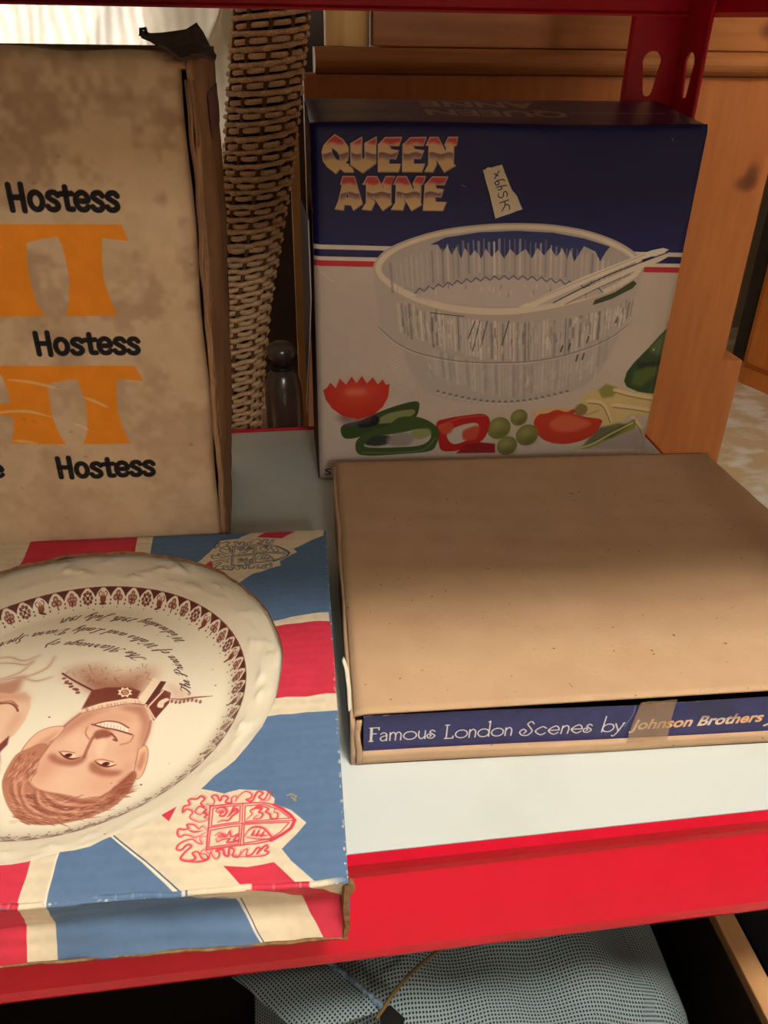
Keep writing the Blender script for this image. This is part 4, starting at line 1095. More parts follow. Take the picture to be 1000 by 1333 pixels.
    c.stroke([(11.5,-17.4),(11.5,-21.8),(14.1,-25.8)], .8, (180, 112, 92), .7, True)
    c.stroke([(35.9,-25.0),(34.6,-29.3),(30.3,-30.8)], .9, (180, 112, 92), .7, True)
    c.poly([(-2.1,-46.8),(5.5,-46.3),(13.9,-49.2),(13.9,-56.9),(3.3,-54.9)], (240, 204, 176), .6, 8)
    c.poly([(19.3,-50.8),(30.2,-53.9),(27.8,-59.1),(21.2,-59.6)], (214, 156, 130), .5, 8)
    # inscription on three curved lines -------------------------------------
    INK = (74, 34, 36)
    c.pen('The Marriage of', [(34.0,32.5),(27.1,38.3),(18.1,43.6),(10.7,46.2),(-1.6,49.2),(-11.1,51.3),(-25.1,52.4)], 2.5, SCRIPT, (.24, .7), INK, .55, .12, .95)
    c.pen('The Prince of Wales and Lady Diana Spencer', [(61.1,1.4),(59.6,11.6),(55.0,23.1),(49.7,32.5),(42.7,40.4),(33.4,47.9),(26.1,52.6),(11.8,59.4),(-3.6,63.4),(-19.9,63.2),(-34.6,60.8),(-46.3,56.1),(-59.8,48.3)], 2.5, SCRIPT, (.24, .7), INK, .55, .12, .95)
    c.pen('Wednesday 29th July 1981', [(53.7,46.3),(48.6,53.0),(42.0,59.2),(33.1,65.7),(23.5,69.4),(17.7,71.3),(9.2,73.4),(-3.8,75.2),(-13.7,75.2),(-23.1,72.9)], 2.5, SCRIPT, (.24, .7), INK, .55, .12, .95)
    for q in ([(55.2,18.1)][0], [(-9.5,-8.8)][0], [(44.5,-57.1)][0]):
        c.ell(q, .6, .5, (90, 60, 40), .8, .3)
    # crazing and little chips of brown along the foot of the border
    for _ in range(90):
        a = r3.uniform(0, 2 * math.pi)
        r = r3.choice([r1, r1, r3.uniform(60, 118)])
        c.ell((r * math.cos(a), r * math.sin(a)), r3.uniform(.2, .8), r3.uniform(.2, .6), (120, 84, 60), r3.uniform(.2, .6), .3)
    return c

_pq = [(-46.7,35.5),(55.4,27.6),(-13.5,-77.1),(67.8,-84.0)]
PLATE = projective([(0, 0), (1000, 0), (0, 900), (1000, 900)], _pq)
def oval2(cx, cy, rx, ry, n=16):
    return [PLATE(cx + rx * math.cos(2 * math.pi * k / n), cy + ry * math.sin(2 * math.pi * k / n)) for k in range(n + 1)]

# ------------------------------------------------------------------ print: navy box edge with its title
def draw_spine():
    c = Canvas(0, -2, 312, 40, 4.6, (44, 46, 104))
    c.a *= (1 - .16 * noise2(c.H, c.W, 90, 31))[..., None]
    CRM = (226, 218, 204)
    for word, path in (('Famous', [(7.0,14.8),(24.2,14.7),(41.4,14.7)]), ('London', [(45.4,13.9),(63.5,13.8),(81.0,13.8)]),
                       ('Scenes', [(84.3,13.3),(103.5,13.3),(122.9,13.5)]), ('by', [(127.4,13.2),(133.1,13.2),(139.2,13.2)])):
        c.pen(word, path, 5.5, DECO, .75, CRM, .04 if word in ('Famous', 'London') else .12, .0, .95)
    q = [(142.8,13.8),(213.6,14.9)]
    def gold(u, v):
        t = np.clip((v - (q[0][1] + (q[1][1] - q[0][1]) * (u - q[0][0]) / (q[1][0] - q[0][0]))) / 9.0, 0, 1)
        k = (0.5 + .5 * np.sin(u * .16))[..., None]
        return (S(236, 216, 190) * (1 - k * .6) + S(226, 150, 70) * k * .6).astype(np.float32)
    c.glyphs('Johnson Brothers', q[0], q[1], 7.4, gold, offset=.03, shear=.22)
    q = [(216.2,11.7),(221.4,14.1)]
    c.stroke(q, 1.4, (226, 206, 180))
    # rubbed top edge
    e = [(2.8,32.9),(71.7,34.0),(142.8,31.9),(211.1,33.9)]
    for k in range(60):
        t = random.random()
        i = min(int(t * 3), 2)
        f = t * 3 - i
        u = e[i][0] * (1 - f) + e[i + 1][0] * f
        v = e[i][1] * (1 - f) + e[i + 1][1] * f
        c.ell((u, v - random.uniform(0, 1.0)), random.uniform(.3, 2.2), random.uniform(.15, .5), (206, 204, 214), random.uniform(.3, .9), .2)
    c.stroke([(142.9,31.4),(142.5,24.5),(139.5,16.5)], .5, (150, 150, 176), .7, True)
    c.poly([(173.0,31.6),(191.2,32.0),(201.8,18.8),(179.8,19.2)], (30, 30, 56), .5, 3)
    return c

# ------------------------------------------------------------------ materials of the place
def pine_material(name, col, col2, stretch, knots=(), rough=0.42):
    m = material(name, col, rough, col2=col2, scale=16, mix=.75, stretch=stretch, spec=.35, bump=.06, bump_scale=40, contrast=(.3, .7))
    nt = m.node_tree
    N, L = nt.nodes, nt.links
    b = N['Principled BSDF']
    for (p, s) in knots:
        g = N.new('ShaderNodeNewGeometry')
        sb = N.new('ShaderNodeVectorMath'); sb.operation = 'SUBTRACT'
        sb.inputs[1].default_value = p
        sc = N.new('ShaderNodeVectorMath'); sc.operation = 'MULTIPLY'
        sc.inputs[1].default_value = s
        ln = N.new('ShaderNodeVectorMath'); ln.operation = 'LENGTH'
        L.new(g.outputs['Position'], sb.inputs[0]); L.new(sb.outputs[0], sc.inputs[0]); L.new(sc.outputs[0], ln.inputs[0])
        rp = N.new('ShaderNodeMapRange')
        rp.inputs[1].default_value, rp.inputs[2].default_value = .35, 1.0
        rp.inputs[3].default_value, rp.inputs[4].default_value = .85, 0
        L.new(ln.outputs['Value'], rp.inputs[0])
        mx = N.new('ShaderNodeMix'); mx.data_type = 'RGBA'
        mx.inputs[7].default_value = srgb(92, 52, 30)
        src = b.inputs['Base Color'].links[0].from_socket
        L.new(rp.outputs[0], mx.inputs[0]); L.new(src, mx.inputs[6]); L.new(mx.outputs[2], b.inputs['Base Color'])
    return m

RED = material('red_enamel', (204, 16, 46), .30, col2=(184, 12, 40), scale=60, mix=.25, spec=.45, bump=.03, bump_scale=300)
MELAMINE = material('white_shelf_laminate', (208, 216, 214), .38, col2=(190, 194, 188), scale=14, mix=.5, spec=.4, contrast=(.5, .75))
KRAFT = material('kraft_board', (192, 161, 129), .85, specks=.8, col2=(178, 145, 113), scale=45, mix=.35, spec=.15, bump=.10, bump_scale=500)
KRAFT_EDGE = material('torn_board_edge', (150, 116, 82), .95, col2=(104, 74, 50), scale=220, mix=.7, spec=.05, bump=.4, bump_scale=500)
OLD_BOARD = material('aged_board', (168, 132, 102), .85, col2=(124, 92, 68), scale=22, mix=.6, spec=.12, bump=.15, bump_scale=150)
DARK_TAPE = material('dark_brown_tape', (62, 44, 34), .55, col2=(40, 28, 22), scale=60, mix=.7, spec=.3, bump=.3, bump_scale=120)
NAVY_BOARD = material('navy_board', (30, 34, 90), .45, col2=(24, 26, 66), scale=60, mix=.6, spec=.4)
BROWN_BOARD = material('brown_inner_board', (92, 68, 54), .85, col2=(60, 44, 40), scale=40, mix=.6, spec=.1)
WALL = material('cream_wall_paint', (180, 168, 150), .9, col2=(170, 158, 138), scale=6, mix=.4, spec=.1)
CEIL = material('white_ceiling_paint', (236, 232, 224), .9, spec=.1)
CARPET = material('patterned_beige_carpet', (228, 202, 162), .95, col2=(252, 248, 238), scale=9, mix=.95, spec=.05, bump=.5, bump_scale=220, contrast=(.46, .6), stretch=(1, 1.6, 1), detail=6)
PINE_V = pine_material('pine_upright', (172, 106, 56), (148, 84, 42), (5, 5, .5), [((.532, .9, .186), (90, 8, 55)), ((.527, .9, .179), (60, 8, 90))])
PINE_H = pine_material('pine_level', (164, 104, 56), (132, 78, 40), (.5, 5, 6), [((.527, .92, .325), (60, 8, 90)), ((.545, .92, .312), (90, 8, 90))])
PINE_CRATE = pine_material('pine_plank', (206, 160, 112), (180, 130, 84), (4, .6, 5))
PINE_FAR = pine_material('orange_pine', (204, 122, 52), (186, 102, 40), (4, 4, .5))
CANE = material('cane', (242, 210, 168), .45, col2=(196, 148, 104), scale=26, mix=.8, spec=.35, bump=.07, bump_scale=200)
CANE_DARK = material('cane_stake', (112, 78, 50), .6, spec=.25)
GLAZE = material('dark_glossy_glaze', (84, 70, 60), .3, col2=(58, 48, 42), scale=30, mix=.6, spec=.6, coat=.5)
BLACKISH = material('black_collar', (16, 14, 14), .4, spec=.4)
WHITE_TRIM = material('white_gloss_paint', (232, 230, 224), .35, spec=.4)
PAPER = material('torn_white_paper', (226, 218, 200), .9, spec=.1, bump=.2, bump_scale=300)
GLASS = material('window_glass', (250, 252, 255), .02, spec=.5, trans=.92)
SHADE_BROWN = material('shade_brown_board', (58, 48, 42), .8, col2=(44, 36, 32), scale=20, mix=.6, spec=.1)  # dark brown stands in for shade: lower shelf, crate, cabinet gap
SHADE = material('cream_lamp_shade', (236, 220, 190), .8, spec=.1)

# ------------------------------------------------------------------ setting: the room
FLOOR_Z, CEIL_Z = -0.70, 1.70
X0, X1, Y0, Y1 = -1.9, 2.3, -2.5, 2.95
def struct(o):
    o['kind'] = 'structure'
    return o
struct(box('floor', (X0, Y0, FLOOR_Z - .05), (X1, Y1, FLOOR_Z), CARPET))
struct(box('ceiling', (X0, Y0, CEIL_Z), (X1, Y1, CEIL_Z + .05), CEIL))
struct(box('wall_left', (X0 - .05, Y0, FLOOR_Z), (X0, Y1, CEIL_Z), WALL))
struct(box('wall_right', (X1, Y0, FLOOR_Z), (X1 + .05, Y1, CEIL_Z), WALL))
struct(box('wall_front', (X0, Y0 - .05, FLOOR_Z), (X1, Y0, CEIL_Z), WALL))
# back wall with a window opening
WX0, WX1, WZ0, WZ1 = -1.55, -0.29, -0.05, 1.35
hole_wall = [(X0, Y1, FLOOR_Z), (X1, Y1, FLOOR_Z), (X1, Y1, CEIL_Z), (X0, Y1, CEIL_Z)]
bmw = bmesh.new()
for lo, hi in (((X0, FLOOR_Z), (X1, WZ0)), ((X0, WZ1), (X1, CEIL_Z)), ((X0, WZ0), (WX0, WZ1)), ((WX1, WZ0), (X1, WZ1))):
    r = bmesh.ops.create_cube(bmw, size=1)
    for v in r['verts']:
        v.co = Vector((lo[0] + (v.co.x + .5) * (hi[0] - lo[0]), Y1 + (v.co.y + .5) * .12, lo[1] + (v.co.z + .5) * (hi[1] - lo[1])))
struct(from_bm('wall_back', bmw, WALL))
win = struct(bpy.data.objects.new('window_1', None))
win.location = ((WX0 + WX1) / 2, Y1 + .06, WZ0)
COL.objects.link(win)
ww, wh = WX1 - WX0, WZ1 - WZ0
bmf = bmesh.new()
for lo, hi in (((-ww / 2, 0), (-ww / 2 + .05, wh)), ((ww / 2 - .05, 0), (ww / 2, wh)), ((-ww / 2, 0), (ww / 2, .06)), ((-ww / 2, wh - .06), (ww / 2, wh)), ((-.02, .06), (.02, wh - .06))):
    r = bmesh.ops.create_cube(bmf, size=1)
    for v in r['verts']:
        v.co = Vector((lo[0] + (v.co.x + .5) * (hi[0] - lo[0]), v.co.y * .05, lo[1] + (v.co.z + .5) * (hi[1] - lo[1])))
from_bm('window_frame', bmf, WHITE_TRIM, win)
for sx in (-1, 1):
    box('pane', (sx * (ww / 4 + .003) - ww / 4 + .03, -.003, .06), (sx * (ww / 4 + .003) + ww / 4 - .03, .003, wh - .06), GLASS, win)
box('window_sill', (-ww / 2 - .05, -.16, -.035), (ww / 2 + .05, -.03, -.002), WHITE_TRIM, win, bevel=.006)

# pendant lamp of the room and an added fill lamp (both hang out of the picture, behind and above the viewer)
def pendant(name, label, pos, watts, radius, col, low, high):
    t = thing(name, label, 'lamp', (pos[0], pos[1], CEIL_Z))
    top = pos[2] - CEIL_Z
    lathe('ceiling_rose', [(.045, 0), (.045, -.012), (.01, -.03)], WHITE_TRIM, t, 24)
    tube('cord', [(0, 0, -.02), (0, 0, top + high)], .003, WHITE_TRIM, t)
    V = [(r * math.cos(a), r * math.sin(a), z) for r, z in ((.08, top + high), (.20, top + low)) for a in [2 * math.pi * k / 32 for k in range(32)]]
    F = [[k, (k + 1) % 32, 32 + (k + 1) % 32, 32 + k] for k in range(32)]
    sh = mesh('lamp_shade', V, F, SHADE, t, None, True)
    sh.modifiers.new('thickness', 'SOLIDIFY').thickness = .002
    ld = bpy.data.lights.new('lamp_bulb', 'POINT')
    ld.energy = watts
    ld.color = col
    ld.shadow_soft_size = radius
    lo = bpy.data.objects.new('lamp_bulb', ld)
    lo.location = (0, 0, top)
    link(lo, t)
pendant('pendant_lamp', 'cream shaded pendant lamp hanging above the shelf front', LAMP_POS, LAMP_W, .13, LAMP_COL, -.09, .16)
pendant('fill_lamp', 'cream shaded fill lamp, added unseen, hanging at the far end of the room', FILL_LAMP_POS, FILL_LAMP_W, .16, FILL_LAMP_COL, .06, .20)

# ------------------------------------------------------------------ red shelving unit
SX0, SX1, SY0, SY1 = -0.56, 0.338, 0.23442, 0.69350
shelf = thing('shelving_unit', 'bright red metal shelving unit with white laminate shelf', 'shelving', ((SX0 + SX1) / 2, (SY0 + SY1) / 2, FLOOR_Z))
def P(o):
    """keep the world place of a part built in world coordinates"""
    o.parent = shelf
    o.matrix_parent_inverse = Matrix.Translation(-shelf.location)
    return o
def beam(name, x0, x1, y, ztop, sgn, mat=RED, prof=None):
    prof = prof or [(-.0012, -.0003), (.0022, -.0105), (.0035, -.0125), (.0040, -.017), (-.0055, -.036), (-.0115, -.050), (-.0115, -.0565), (-.0075, -.0645),
                    (.004, -.0655), (.004, -.0635), (-.006, -.0625), (-.0095, -.056), (-.0095, -.051), (-.0035, -.037), (.0062, -.018), (.0085, -.0125), (.0045, -.0014), (.0045, -.0003)]
    pts = [(x0, y + sgn * a, ztop + b) for a, b in prof]
    return P(solid(name, pts, (x1 - x0, 0, 0), mat))
def side_rail(name, y0, y1, x, ztop, sgn):
    prof = [(.0, -.0002), (.0, -.034), (.004, -.037), (.007, -.037), (.007, -.035), (.0018, -.033), (.0018, -.0002)]
    return P(solid(name, [(x + sgn * a, y0, ztop + b) for a, b in prof], (0, y1 - y0, 0), RED))
levels = [(0.0, MELAMINE), (-.43, SHADE_BROWN), (.80, MELAMINE)]  # lower level coloured dark in place of the shade there
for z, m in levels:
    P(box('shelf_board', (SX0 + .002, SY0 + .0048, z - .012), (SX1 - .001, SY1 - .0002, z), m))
    beam('front_beam', SX0, SX1 + .004, SY0, z, 1)
    beam('rear_beam', SX0, SX1, SY1 + .0005, z + .0012, -1, prof=[(0, .0014), (-.0018, .0014), (-.0018, -.035), (.006, -.035), (.006, -.033), (0, -.032)])
    side_rail('side_beam', SY0 + .01, SY1, SX1, z, 1)
    side_rail('side_beam', SY0 + .01, SY1, SX0, z, -1)
ZU = 0.33338
P(box('shelf_board', (SX0 + .002, SY0 + .002, ZU + .022), (SX1 - .001, SY1 - .001, ZU + .034), MELAMINE))
beam('front_beam', SX0, SX1 + .004, SY0, ZU + .0745, 1)
beam('rear_beam', SX0, SX1, SY1 + .0005, ZU + .036, -1, prof=[(0, .0014), (-.0018, .0014), (-.0018, -.033), (-.006, -.036), (.004, -.036), (.004, -.0345), (0, -.0325)])
side_rail('side_beam', SY0 + .01, SY1, SX1 + .003, ZU + .037, 1)
side_rail('side_beam', SY0 + .01, SY1, SX0, ZU + .037, -1)

def punched(name, outline, holes, t, mat, mtx):
    cu = bpy.data.curves.new(name, 'CURVE')
    cu.dimensions = '2D'
    cu.fill_mode = 'BOTH'
    cu.extrude = t / 2
    for pts in [outline] + holes:
        sp = cu.splines.new('POLY')
        sp.points.add(len(pts) - 1)
        for q, p in zip(sp.points, pts):
            q.co = (p[0], p[1], 0, 1)
        sp.use_cyclic_u = True
    ob = bpy.data.objects.new(name, cu)
    me = bpy.data.meshes.new_from_object(ob)
    bpy.data.objects.remove(ob)
    me.materials.clear()
    me.materials.append(mat)
    me.transform(mtx)
    return P(link(bpy.data.objects.new(name, me)))
def keyhole(cx, cy, s=1.0, slot=False):
    pts = []
    for k in range(9):
        a = math.radians(-30 + 240 * k / 8)
        pts.append((cx + .0052 * s * math.cos(a), cy + .0052 * s * math.sin(a)))
    for k in range(5):
        a = math.radians(180 + 180 * k / 4)
        pts.append((cx + .0028 * s * math.cos(a), cy - .0135 * s + .0028 * s * math.sin(a)))
    return pts
PW, PT = 0.042, 0.0018
ZB, ZT = FLOOR_Z, 0.86
def post(cx, cy, sx, sy):
    """angle post: one flange along x, one along y, both towards the inside"""
    zs = [.303 - .075 * k for k in range(-7, 13) if ZB + .03 < .303 - .075 * k < ZT - .02]
    o = [(0, ZB), (PW, ZB), (PW, ZT), (0, ZT)]
    h = [keyhole(PW * .52, z, 1.5) for z in zs]
    m1 = Matrix(((-sx, 0, 0, cx), (0, 0, 1, cy), (0, 1, 0, 0), (0, 0, 0, 1)))
    punched('post_flange', o, h, PT, RED, m1)
    m2 = Matrix(((0, 0, 1, cx), (-sy, 0, 0, cy), (0, 1, 0, 0), (0, 0, 0, 1)))
    punched('post_flange', o, h, PT, RED, m2)
    # rolled outer lips of both flanges
    P(tube('post_lip', [(cx - sx * PW, cy - sy * .0, ZB), (cx - sx * PW, cy, ZT)], .0016, RED, None, 8))
    P(tube('post_lip', [(cx, cy - sy * PW, ZB), (cx, cy - sy * PW, ZT)], .0016, RED, None, 8))
post(SX1 - .010, SY1 + .0035, 1, 1)
post(SX0 - .0015, SY1 + .0035, -1, 1)
post(SX1 + .009, SY0 - .0095, 1, -1)
post(SX0 - .009, SY0 - .0095, -1, -1)

# ------------------------------------------------------------------ tall stained carton
cv = draw_carton()
CARTON = material('stained_carton_print', rough=.85, image=cv.image('carton_print'), spec=.12, bump=.12, bump_scale=120, grime=.10)
HX, HY, HZT = -.0357, .466, .3125
ct = thing('cardboard_carton', 'tall stained brown carton with orange shapes and black lettering', 'carton', (-.14, .55, 0))
def CP(o):
    o.parent = ct
    o.matrix_parent_inverse = Matrix.Translation(-ct.location)
    return o
def lerp(a, b, t): return a + (b - a) * t
def wob(a, b, s=1.0): return s * (math.sin(a * 7.1 + b * 3.3) + .6 * math.sin(a * 17.7 - b * 11.0) + .4 * math.sin(a * 3.1 + b * 29.0))
ZH0 = .0006
def carton_front(s, t):
    xr = lerp(-.0426, -.0380, t) + .0007 * math.sin(t * 19)
    x = lerp(-.246, xr, s)
    y = HY - .0025 * math.sin(math.pi * s) * math.sin(math.pi * t) + .0004 * wob(s * 2, t * 2)
    e = max(0, (s - .955) / .045)
    y += .0055 * e * e
    z = ZH0 + t * (HZT - ZH0) + (.0045 * (1 - s) * t) + .0008 * math.sin(s * 23) * t ** 8
    f = max(0, (t - .97) / .03)
    y += .003 * f * f
    return (x, y, z)
CP(grid('front_panel', carton_front, 60, 60, CARTON, None, lambda p: cv.uv((p.x - HX) * 1000, p.z * 1000), True, .003))
def carton_side(s, t):
    xf = lerp(-.0403, -.0318, t) + .0006 * math.sin(t * 31)
    tt = [(-.01, -.0432), (.3, -.0345), (.7, -.0295), (1.01, -.0282)]
    xb = next(lerp(a[1], b[1], (t - a[0]) / (b[0] - a[0])) for a, b in zip(tt, tt[1:]) if a[0] <= t <= b[0])
    y = lerp(.4705 + .0012 * math.sin(t * 47) * math.sin(t * 13), .63, s)
    return (lerp(xf, xb, s) + .0012 * math.sin(math.pi * s) + .0005 * wob(s * 2, t * 3), y, ZH0 + t * (.3115 - ZH0))
CP(grid('side_panel', carton_side, 24, 60, OLD_BOARD, None, None, True, .003))
CP(grid('back_panel', lambda s, t: (lerp(-.246, lerp(-.0455, -.0310, t), s), .628, ZH0 + t * .311), 2, 2, OLD_BOARD))
CP(grid('side_panel', lambda s, t: (-.245, lerp(.468, .627, s), ZH0 + t * .314), 2, 2, OLD_BOARD))
CP(box('bottom_panel', (-.244, .470, ZH0), (-.046, .626, .004), OLD_BOARD))
CP(grid('top_panel', lambda s, t: (lerp(-.246, -.036, s), lerp(.468, .628, t), .3085 + .004 * (1 - s) - .003 * math.sin(math.pi * t) + .0006 * wob(s * 3, t * 3)), 20, 12, OLD_BOARD, None, None, True, .003))
# layers of board standing open along the corner
for dx, dy, w, m in ((.0008, .0010, .0014, OLD_BOARD), (.0026, .0022, .0011, KRAFT_EDGE)):
    def ply(s, t, dx=dx, dy=dy, w=w):
        x = lerp(-.0422, -.0374, t) + dx * (.35 + .65 * t) * 1.3 + w * s + .0006 * math.sin(t * 23 + dx * 2000) + .0004 * math.sin(t * 61)
        return (x, HY + .002 + dy + .012 * s * (1 - s) + .004 * (1 - s), ZH0 + t * .300)
    CP(grid('corner_ply', ply, 2, 50, m, None, None, True, .0008))
# ragged nicks in the side panel
for pts in ([(-0.0357,0.5000,0.2698),(-0.0340,0.5000,0.2659),(-0.0354,0.5000,0.2608),(-0.0370,0.5000,0.2616),(-0.0357,0.5000,0.2655)], [(-0.0406,0.5150,0.1595),(-0.0394,0.5150,0.1457),(-0.0363,0.5150,0.1425),(-0.0404,0.5150,0.1354),(-0.0409,0.5150,0.1406)], [(-0.0415,0.5150,0.1012),(-0.0412,0.5150,0.0870),(-0.0387,0.5150,0.0799),(-0.0418,0.5150,0.0742),(-0.0422,0.5150,0.0824)], [(-0.0473,0.5200,0.0333),(-0.0464,0.5200,0.0184),(-0.0470,0.5200,0.0236)]):
    CP(solid('torn_nick', [(p[0], p[1], p[2]) for p in pts], (.0006, .001, 0), DARK_TAPE))
# crumpled top flap with old brown tape
rows = [[(-0.0474,0.4645,0.3164),(-0.0439,0.4645,0.3154),(-0.0406,0.4645,0.3129),(-0.0372,0.4645,0.3106),(-0.0342,0.4645,0.3113),(-0.0311,0.4645,0.3127),(-0.0275,0.4645,0.3124),(-0.0239,0.4645,0.3114),(-0.0206,0.4645,0.3102)],
        [(-0.0518,0.4740,0.3184),(-0.0474,0.4740,0.3184),(-0.0424,0.4740,0.3172),(-0.0381,0.4740,0.3153),(-0.0343,0.4740,0.3160),(-0.0305,0.4740,0.3167),(-0.0269,0.4740,0.3154),(-0.0234,0.4740,0.3135),(-0.0205,0.4740,0.3115)],
        [(-0.0577,0.4880,0.3197),(-0.0517,0.4880,0.3195),(-0.0456,0.4880,0.3192),(-0.0403,0.4880,0.3190),(-0.0357,0.4880,0.3194),(-0.0317,0.4880,0.3211),(-0.0280,0.4880,0.3201),(-0.0249,0.4880,0.3164),(-0.0218,0.4880,0.3120)],
        [(-0.0605,0.5050,0.3219),(-0.0549,0.5050,0.3202),(-0.0486,0.5050,0.3206),(-0.0422,0.5050,0.3214),(-0.0366,0.5050,0.3222),(-0.0333,0.5050,0.3240),(-0.0308,0.5050,0.3254),(-0.0277,0.5050,0.3209),(-0.0234,0.5050,0.3118)]]
V, F = [], []
for r in rows:
    V += r
n = len(rows[0])
for j in range(3):
    for i in range(n - 1):
        F.append([j * n + i, j * n + i + 1, (j + 1) * n + i + 1, (j + 1) * n + i])
fl = CP(mesh('crumpled_flap', V, F, DARK_TAPE, None, None, False))
sd = fl.modifiers.new('thickness', 'SOLIDIFY'); sd.thickness = .0016
CP(tube('flap_tab', [(-0.0586,0.4920,0.3190),(-0.0582,0.4920,0.3220),(-0.0559,0.4920,0.3224),(-0.0555,0.4920,0.3194)], .0011, DARK_TAPE, None, 6))
def side_label(s, t):
    p = carton_side(.32 + .63 * s, .862 + .072 * t)
    return (p[0] + .0007, p[1], p[2])
CP(grid('purple_label', side_label, 6, 4, material('faded_purple_label', (122, 84, 88), .85)))

# ------------------------------------------------------------------ flag box with a round window, and the plate inside it
UB = thing('plate_box', 'flat red white and blue flag box with a round cut-out in its lid', 'box', (0.01704, 0.19888, 0), -0.03836)
UT, UD, UW = 0.03823, 0.25965, .2655
HC, HR = (-.1386, .1312), .1116
cl = draw_lid()
LID = material('flag_lid_print', rough=.62, image=cl.image('flag_lid_print'), spec=.3, bump=.06, bump_scale=160, grime=.06)
cf = draw_flag_front()
FFRONT = material('flag_front_print', rough=.62, image=cf.image('flag_front_print'), spec=.3, bump=.06, bump_scale=160, grime=.06)
FSIDE = material('flag_side_blue', (92, 122, 158), .65, col2=(80, 106, 140), scale=60, mix=.5, spec=.3)
angs = sorted([2 * math.pi * k / 120 for k in range(120)] + [math.atan2(y - HC[1], x - HC[0]) % (2 * math.pi) for x, y in ((0, 0), (0, UD), (-UW, 0), (-UW, UD))])
V, F = [], []
NR = 6
for a in angs:
    ca, sa = math.cos(a), math.sin(a)
    tx = ((0 if ca > 0 else -UW) - HC[0]) / ca if abs(ca) > 1e-9 else 1e9
    ty = ((UD if sa > 0 else 0) - HC[1]) / sa if abs(sa) > 1e-9 else 1e9
    ro = min(tx, ty)
    near = max(0, -sa)
    ri = HR + .0007 * math.sin(a * 11) * near + .0006 * math.sin(a * 29 + 1) * near + .0003 * math.sin(a * 17)
    for k in range(NR + 1):
        r = lerp(ri, ro, k / NR)
        x, y = HC[0] + r * ca, HC[1] + r * sa
        z = UT + .0006 * wob(x * 22, y * 18) * (1 - (k / NR) ** 3)
        if k == NR:
            z -= .0008
        V.append((x, y, z))
n = len(angs)
for i in range(n):
    j = (i + 1) % n
    for k in range(NR):
        F.append([i * (NR + 1) + k, i * (NR + 1) + k + 1, j * (NR + 1) + k + 1, j * (NR + 1) + k])
lid = mesh('lid_panel', V, F, LID, UB, lambda p: cl.uv(p.x * 1000, p.y * 1000), True)
V2, F2 = [], []
for i in range(n):
    x, y, z = V[i * (NR + 1)]
    V2 += [(x, y, z - .0001), (x, y, z - .0024)]
    j = (i + 1) % n
    F2.append([2 * i, 2 * i + 1, 2 * j + 1, 2 * j])
mesh('cut_edge', V2, F2, KRAFT_EDGE, UB, None, True)
def flag_front(s, t):
    x = lerp(-UW, -.0006, s)
    z = .0006 + t * (UT - .0014)
    d = .0105 * (1 - abs(t - .47) / .53) if t > .47 else .0105 * t / .47
    d *= .75 + .25 * math.sin(s * 9 + .5)
    return (x, d + .0004 * wob(s * 5, t), z)
grid('front_panel', flag_front, 70, 34, FFRONT, UB, lambda p: cf.uv(p.x * 1000, p.z * 1000), True, .0022)
grid('side_panel', lambda s, t: (-.0003 + .0008 * math.sin(math.pi * t), lerp(.003, UD - .001, s), .0006 + t * (UT - .0014)), 20, 6, FSIDE, UB, None, True, .002)
grid('side_panel', lambda s, t: (-UW + .0003, lerp(.003, UD - .001, s), .0006 + t * (UT - .0014)), 4, 2, FSIDE, UB)
grid('back_panel', lambda s, t: (lerp(-UW + .001, -.001, s), UD - .0003, .0006 + t * (UT - .0014)), 4, 2, FSIDE, UB)
box('bottom_panel', (-UW + .002, .009, .0006), (-.003, UD - .003, .0028), KRAFT, UB)
grid('bottom_edge', lambda s, t: (lerp(-UW, -.0006, s), -.0004 + .0003 * wob(s * 8, 1), .0004 + .0012 * t), 60, 1, KRAFT_EDGE, UB, None, True, .0012)
# frayed corner of the board
cr = [(0.0155,0.1985,0.0347),(0.0179,0.1985,0.0372),(0.0195,0.1985,0.0364),(0.0197,0.1985,0.0339),(0.0176,0.1985,0.0294),(0.0166,0.1985,0.0240),(0.0175,0.1985,0.0167),(0.0171,0.1985,0.0063),(0.0155,0.1985,0.0018),(0.0142,0.1985,0.0015),(0.0156,0.1985,0.0098),(0.0147,0.1985,0.0193),(0.0151,0.1985,0.0283)]
fr = solid('frayed_corner', cr, (-.0006, .003, 0), KRAFT_EDGE)
fr.parent = UB
fr.matrix_parent_inverse = (Matrix.Translation(UB.location) @ Matrix.Rotation(-0.03836, 4, 'Z')).inverted()

cp = draw_plate()
PLATE_M = material('cream_glazed_plate', rough=.28, image=cp.image('plate_transfer'), spec=.4, coat=.15)
def plate_profile():
    return [(.0, -.0200), (.04, -.0200), (.070, -.0199), (.0795, -.0196), (.0825, -.0185), (.0862, -.0155), (.0898, -.0118), (.0920, -.0100), (.0950, -.0090), (.100, -.0074),
            (.105, -.0066), (.110, -.0056), (.1145, -.0046), (.1180, -.0044)]
SEG, prof = 240, []
base = plate_profile()
for (r0, z0), (r1, z1) in zip(base, base[1:]):
    m = 1 if r1 <= .07 else 3 if r1 < .095 else 4
    prof += [(lerp(r0, r1, k / m), lerp(z0, z1, k / m)) for k in range(m)]
prof.append(base[-1])
V, F = [(0, 0, -.0200)], []
rp = random.Random(9)
petals = [(rp.uniform(0, 2 * math.pi), rp.uniform(.097, .1165), rp.uniform(.002, .0052), rp.uniform(.0005, .0011), rp.uniform(-.7, .7)) for _ in range(150)]
prof = prof[1:]
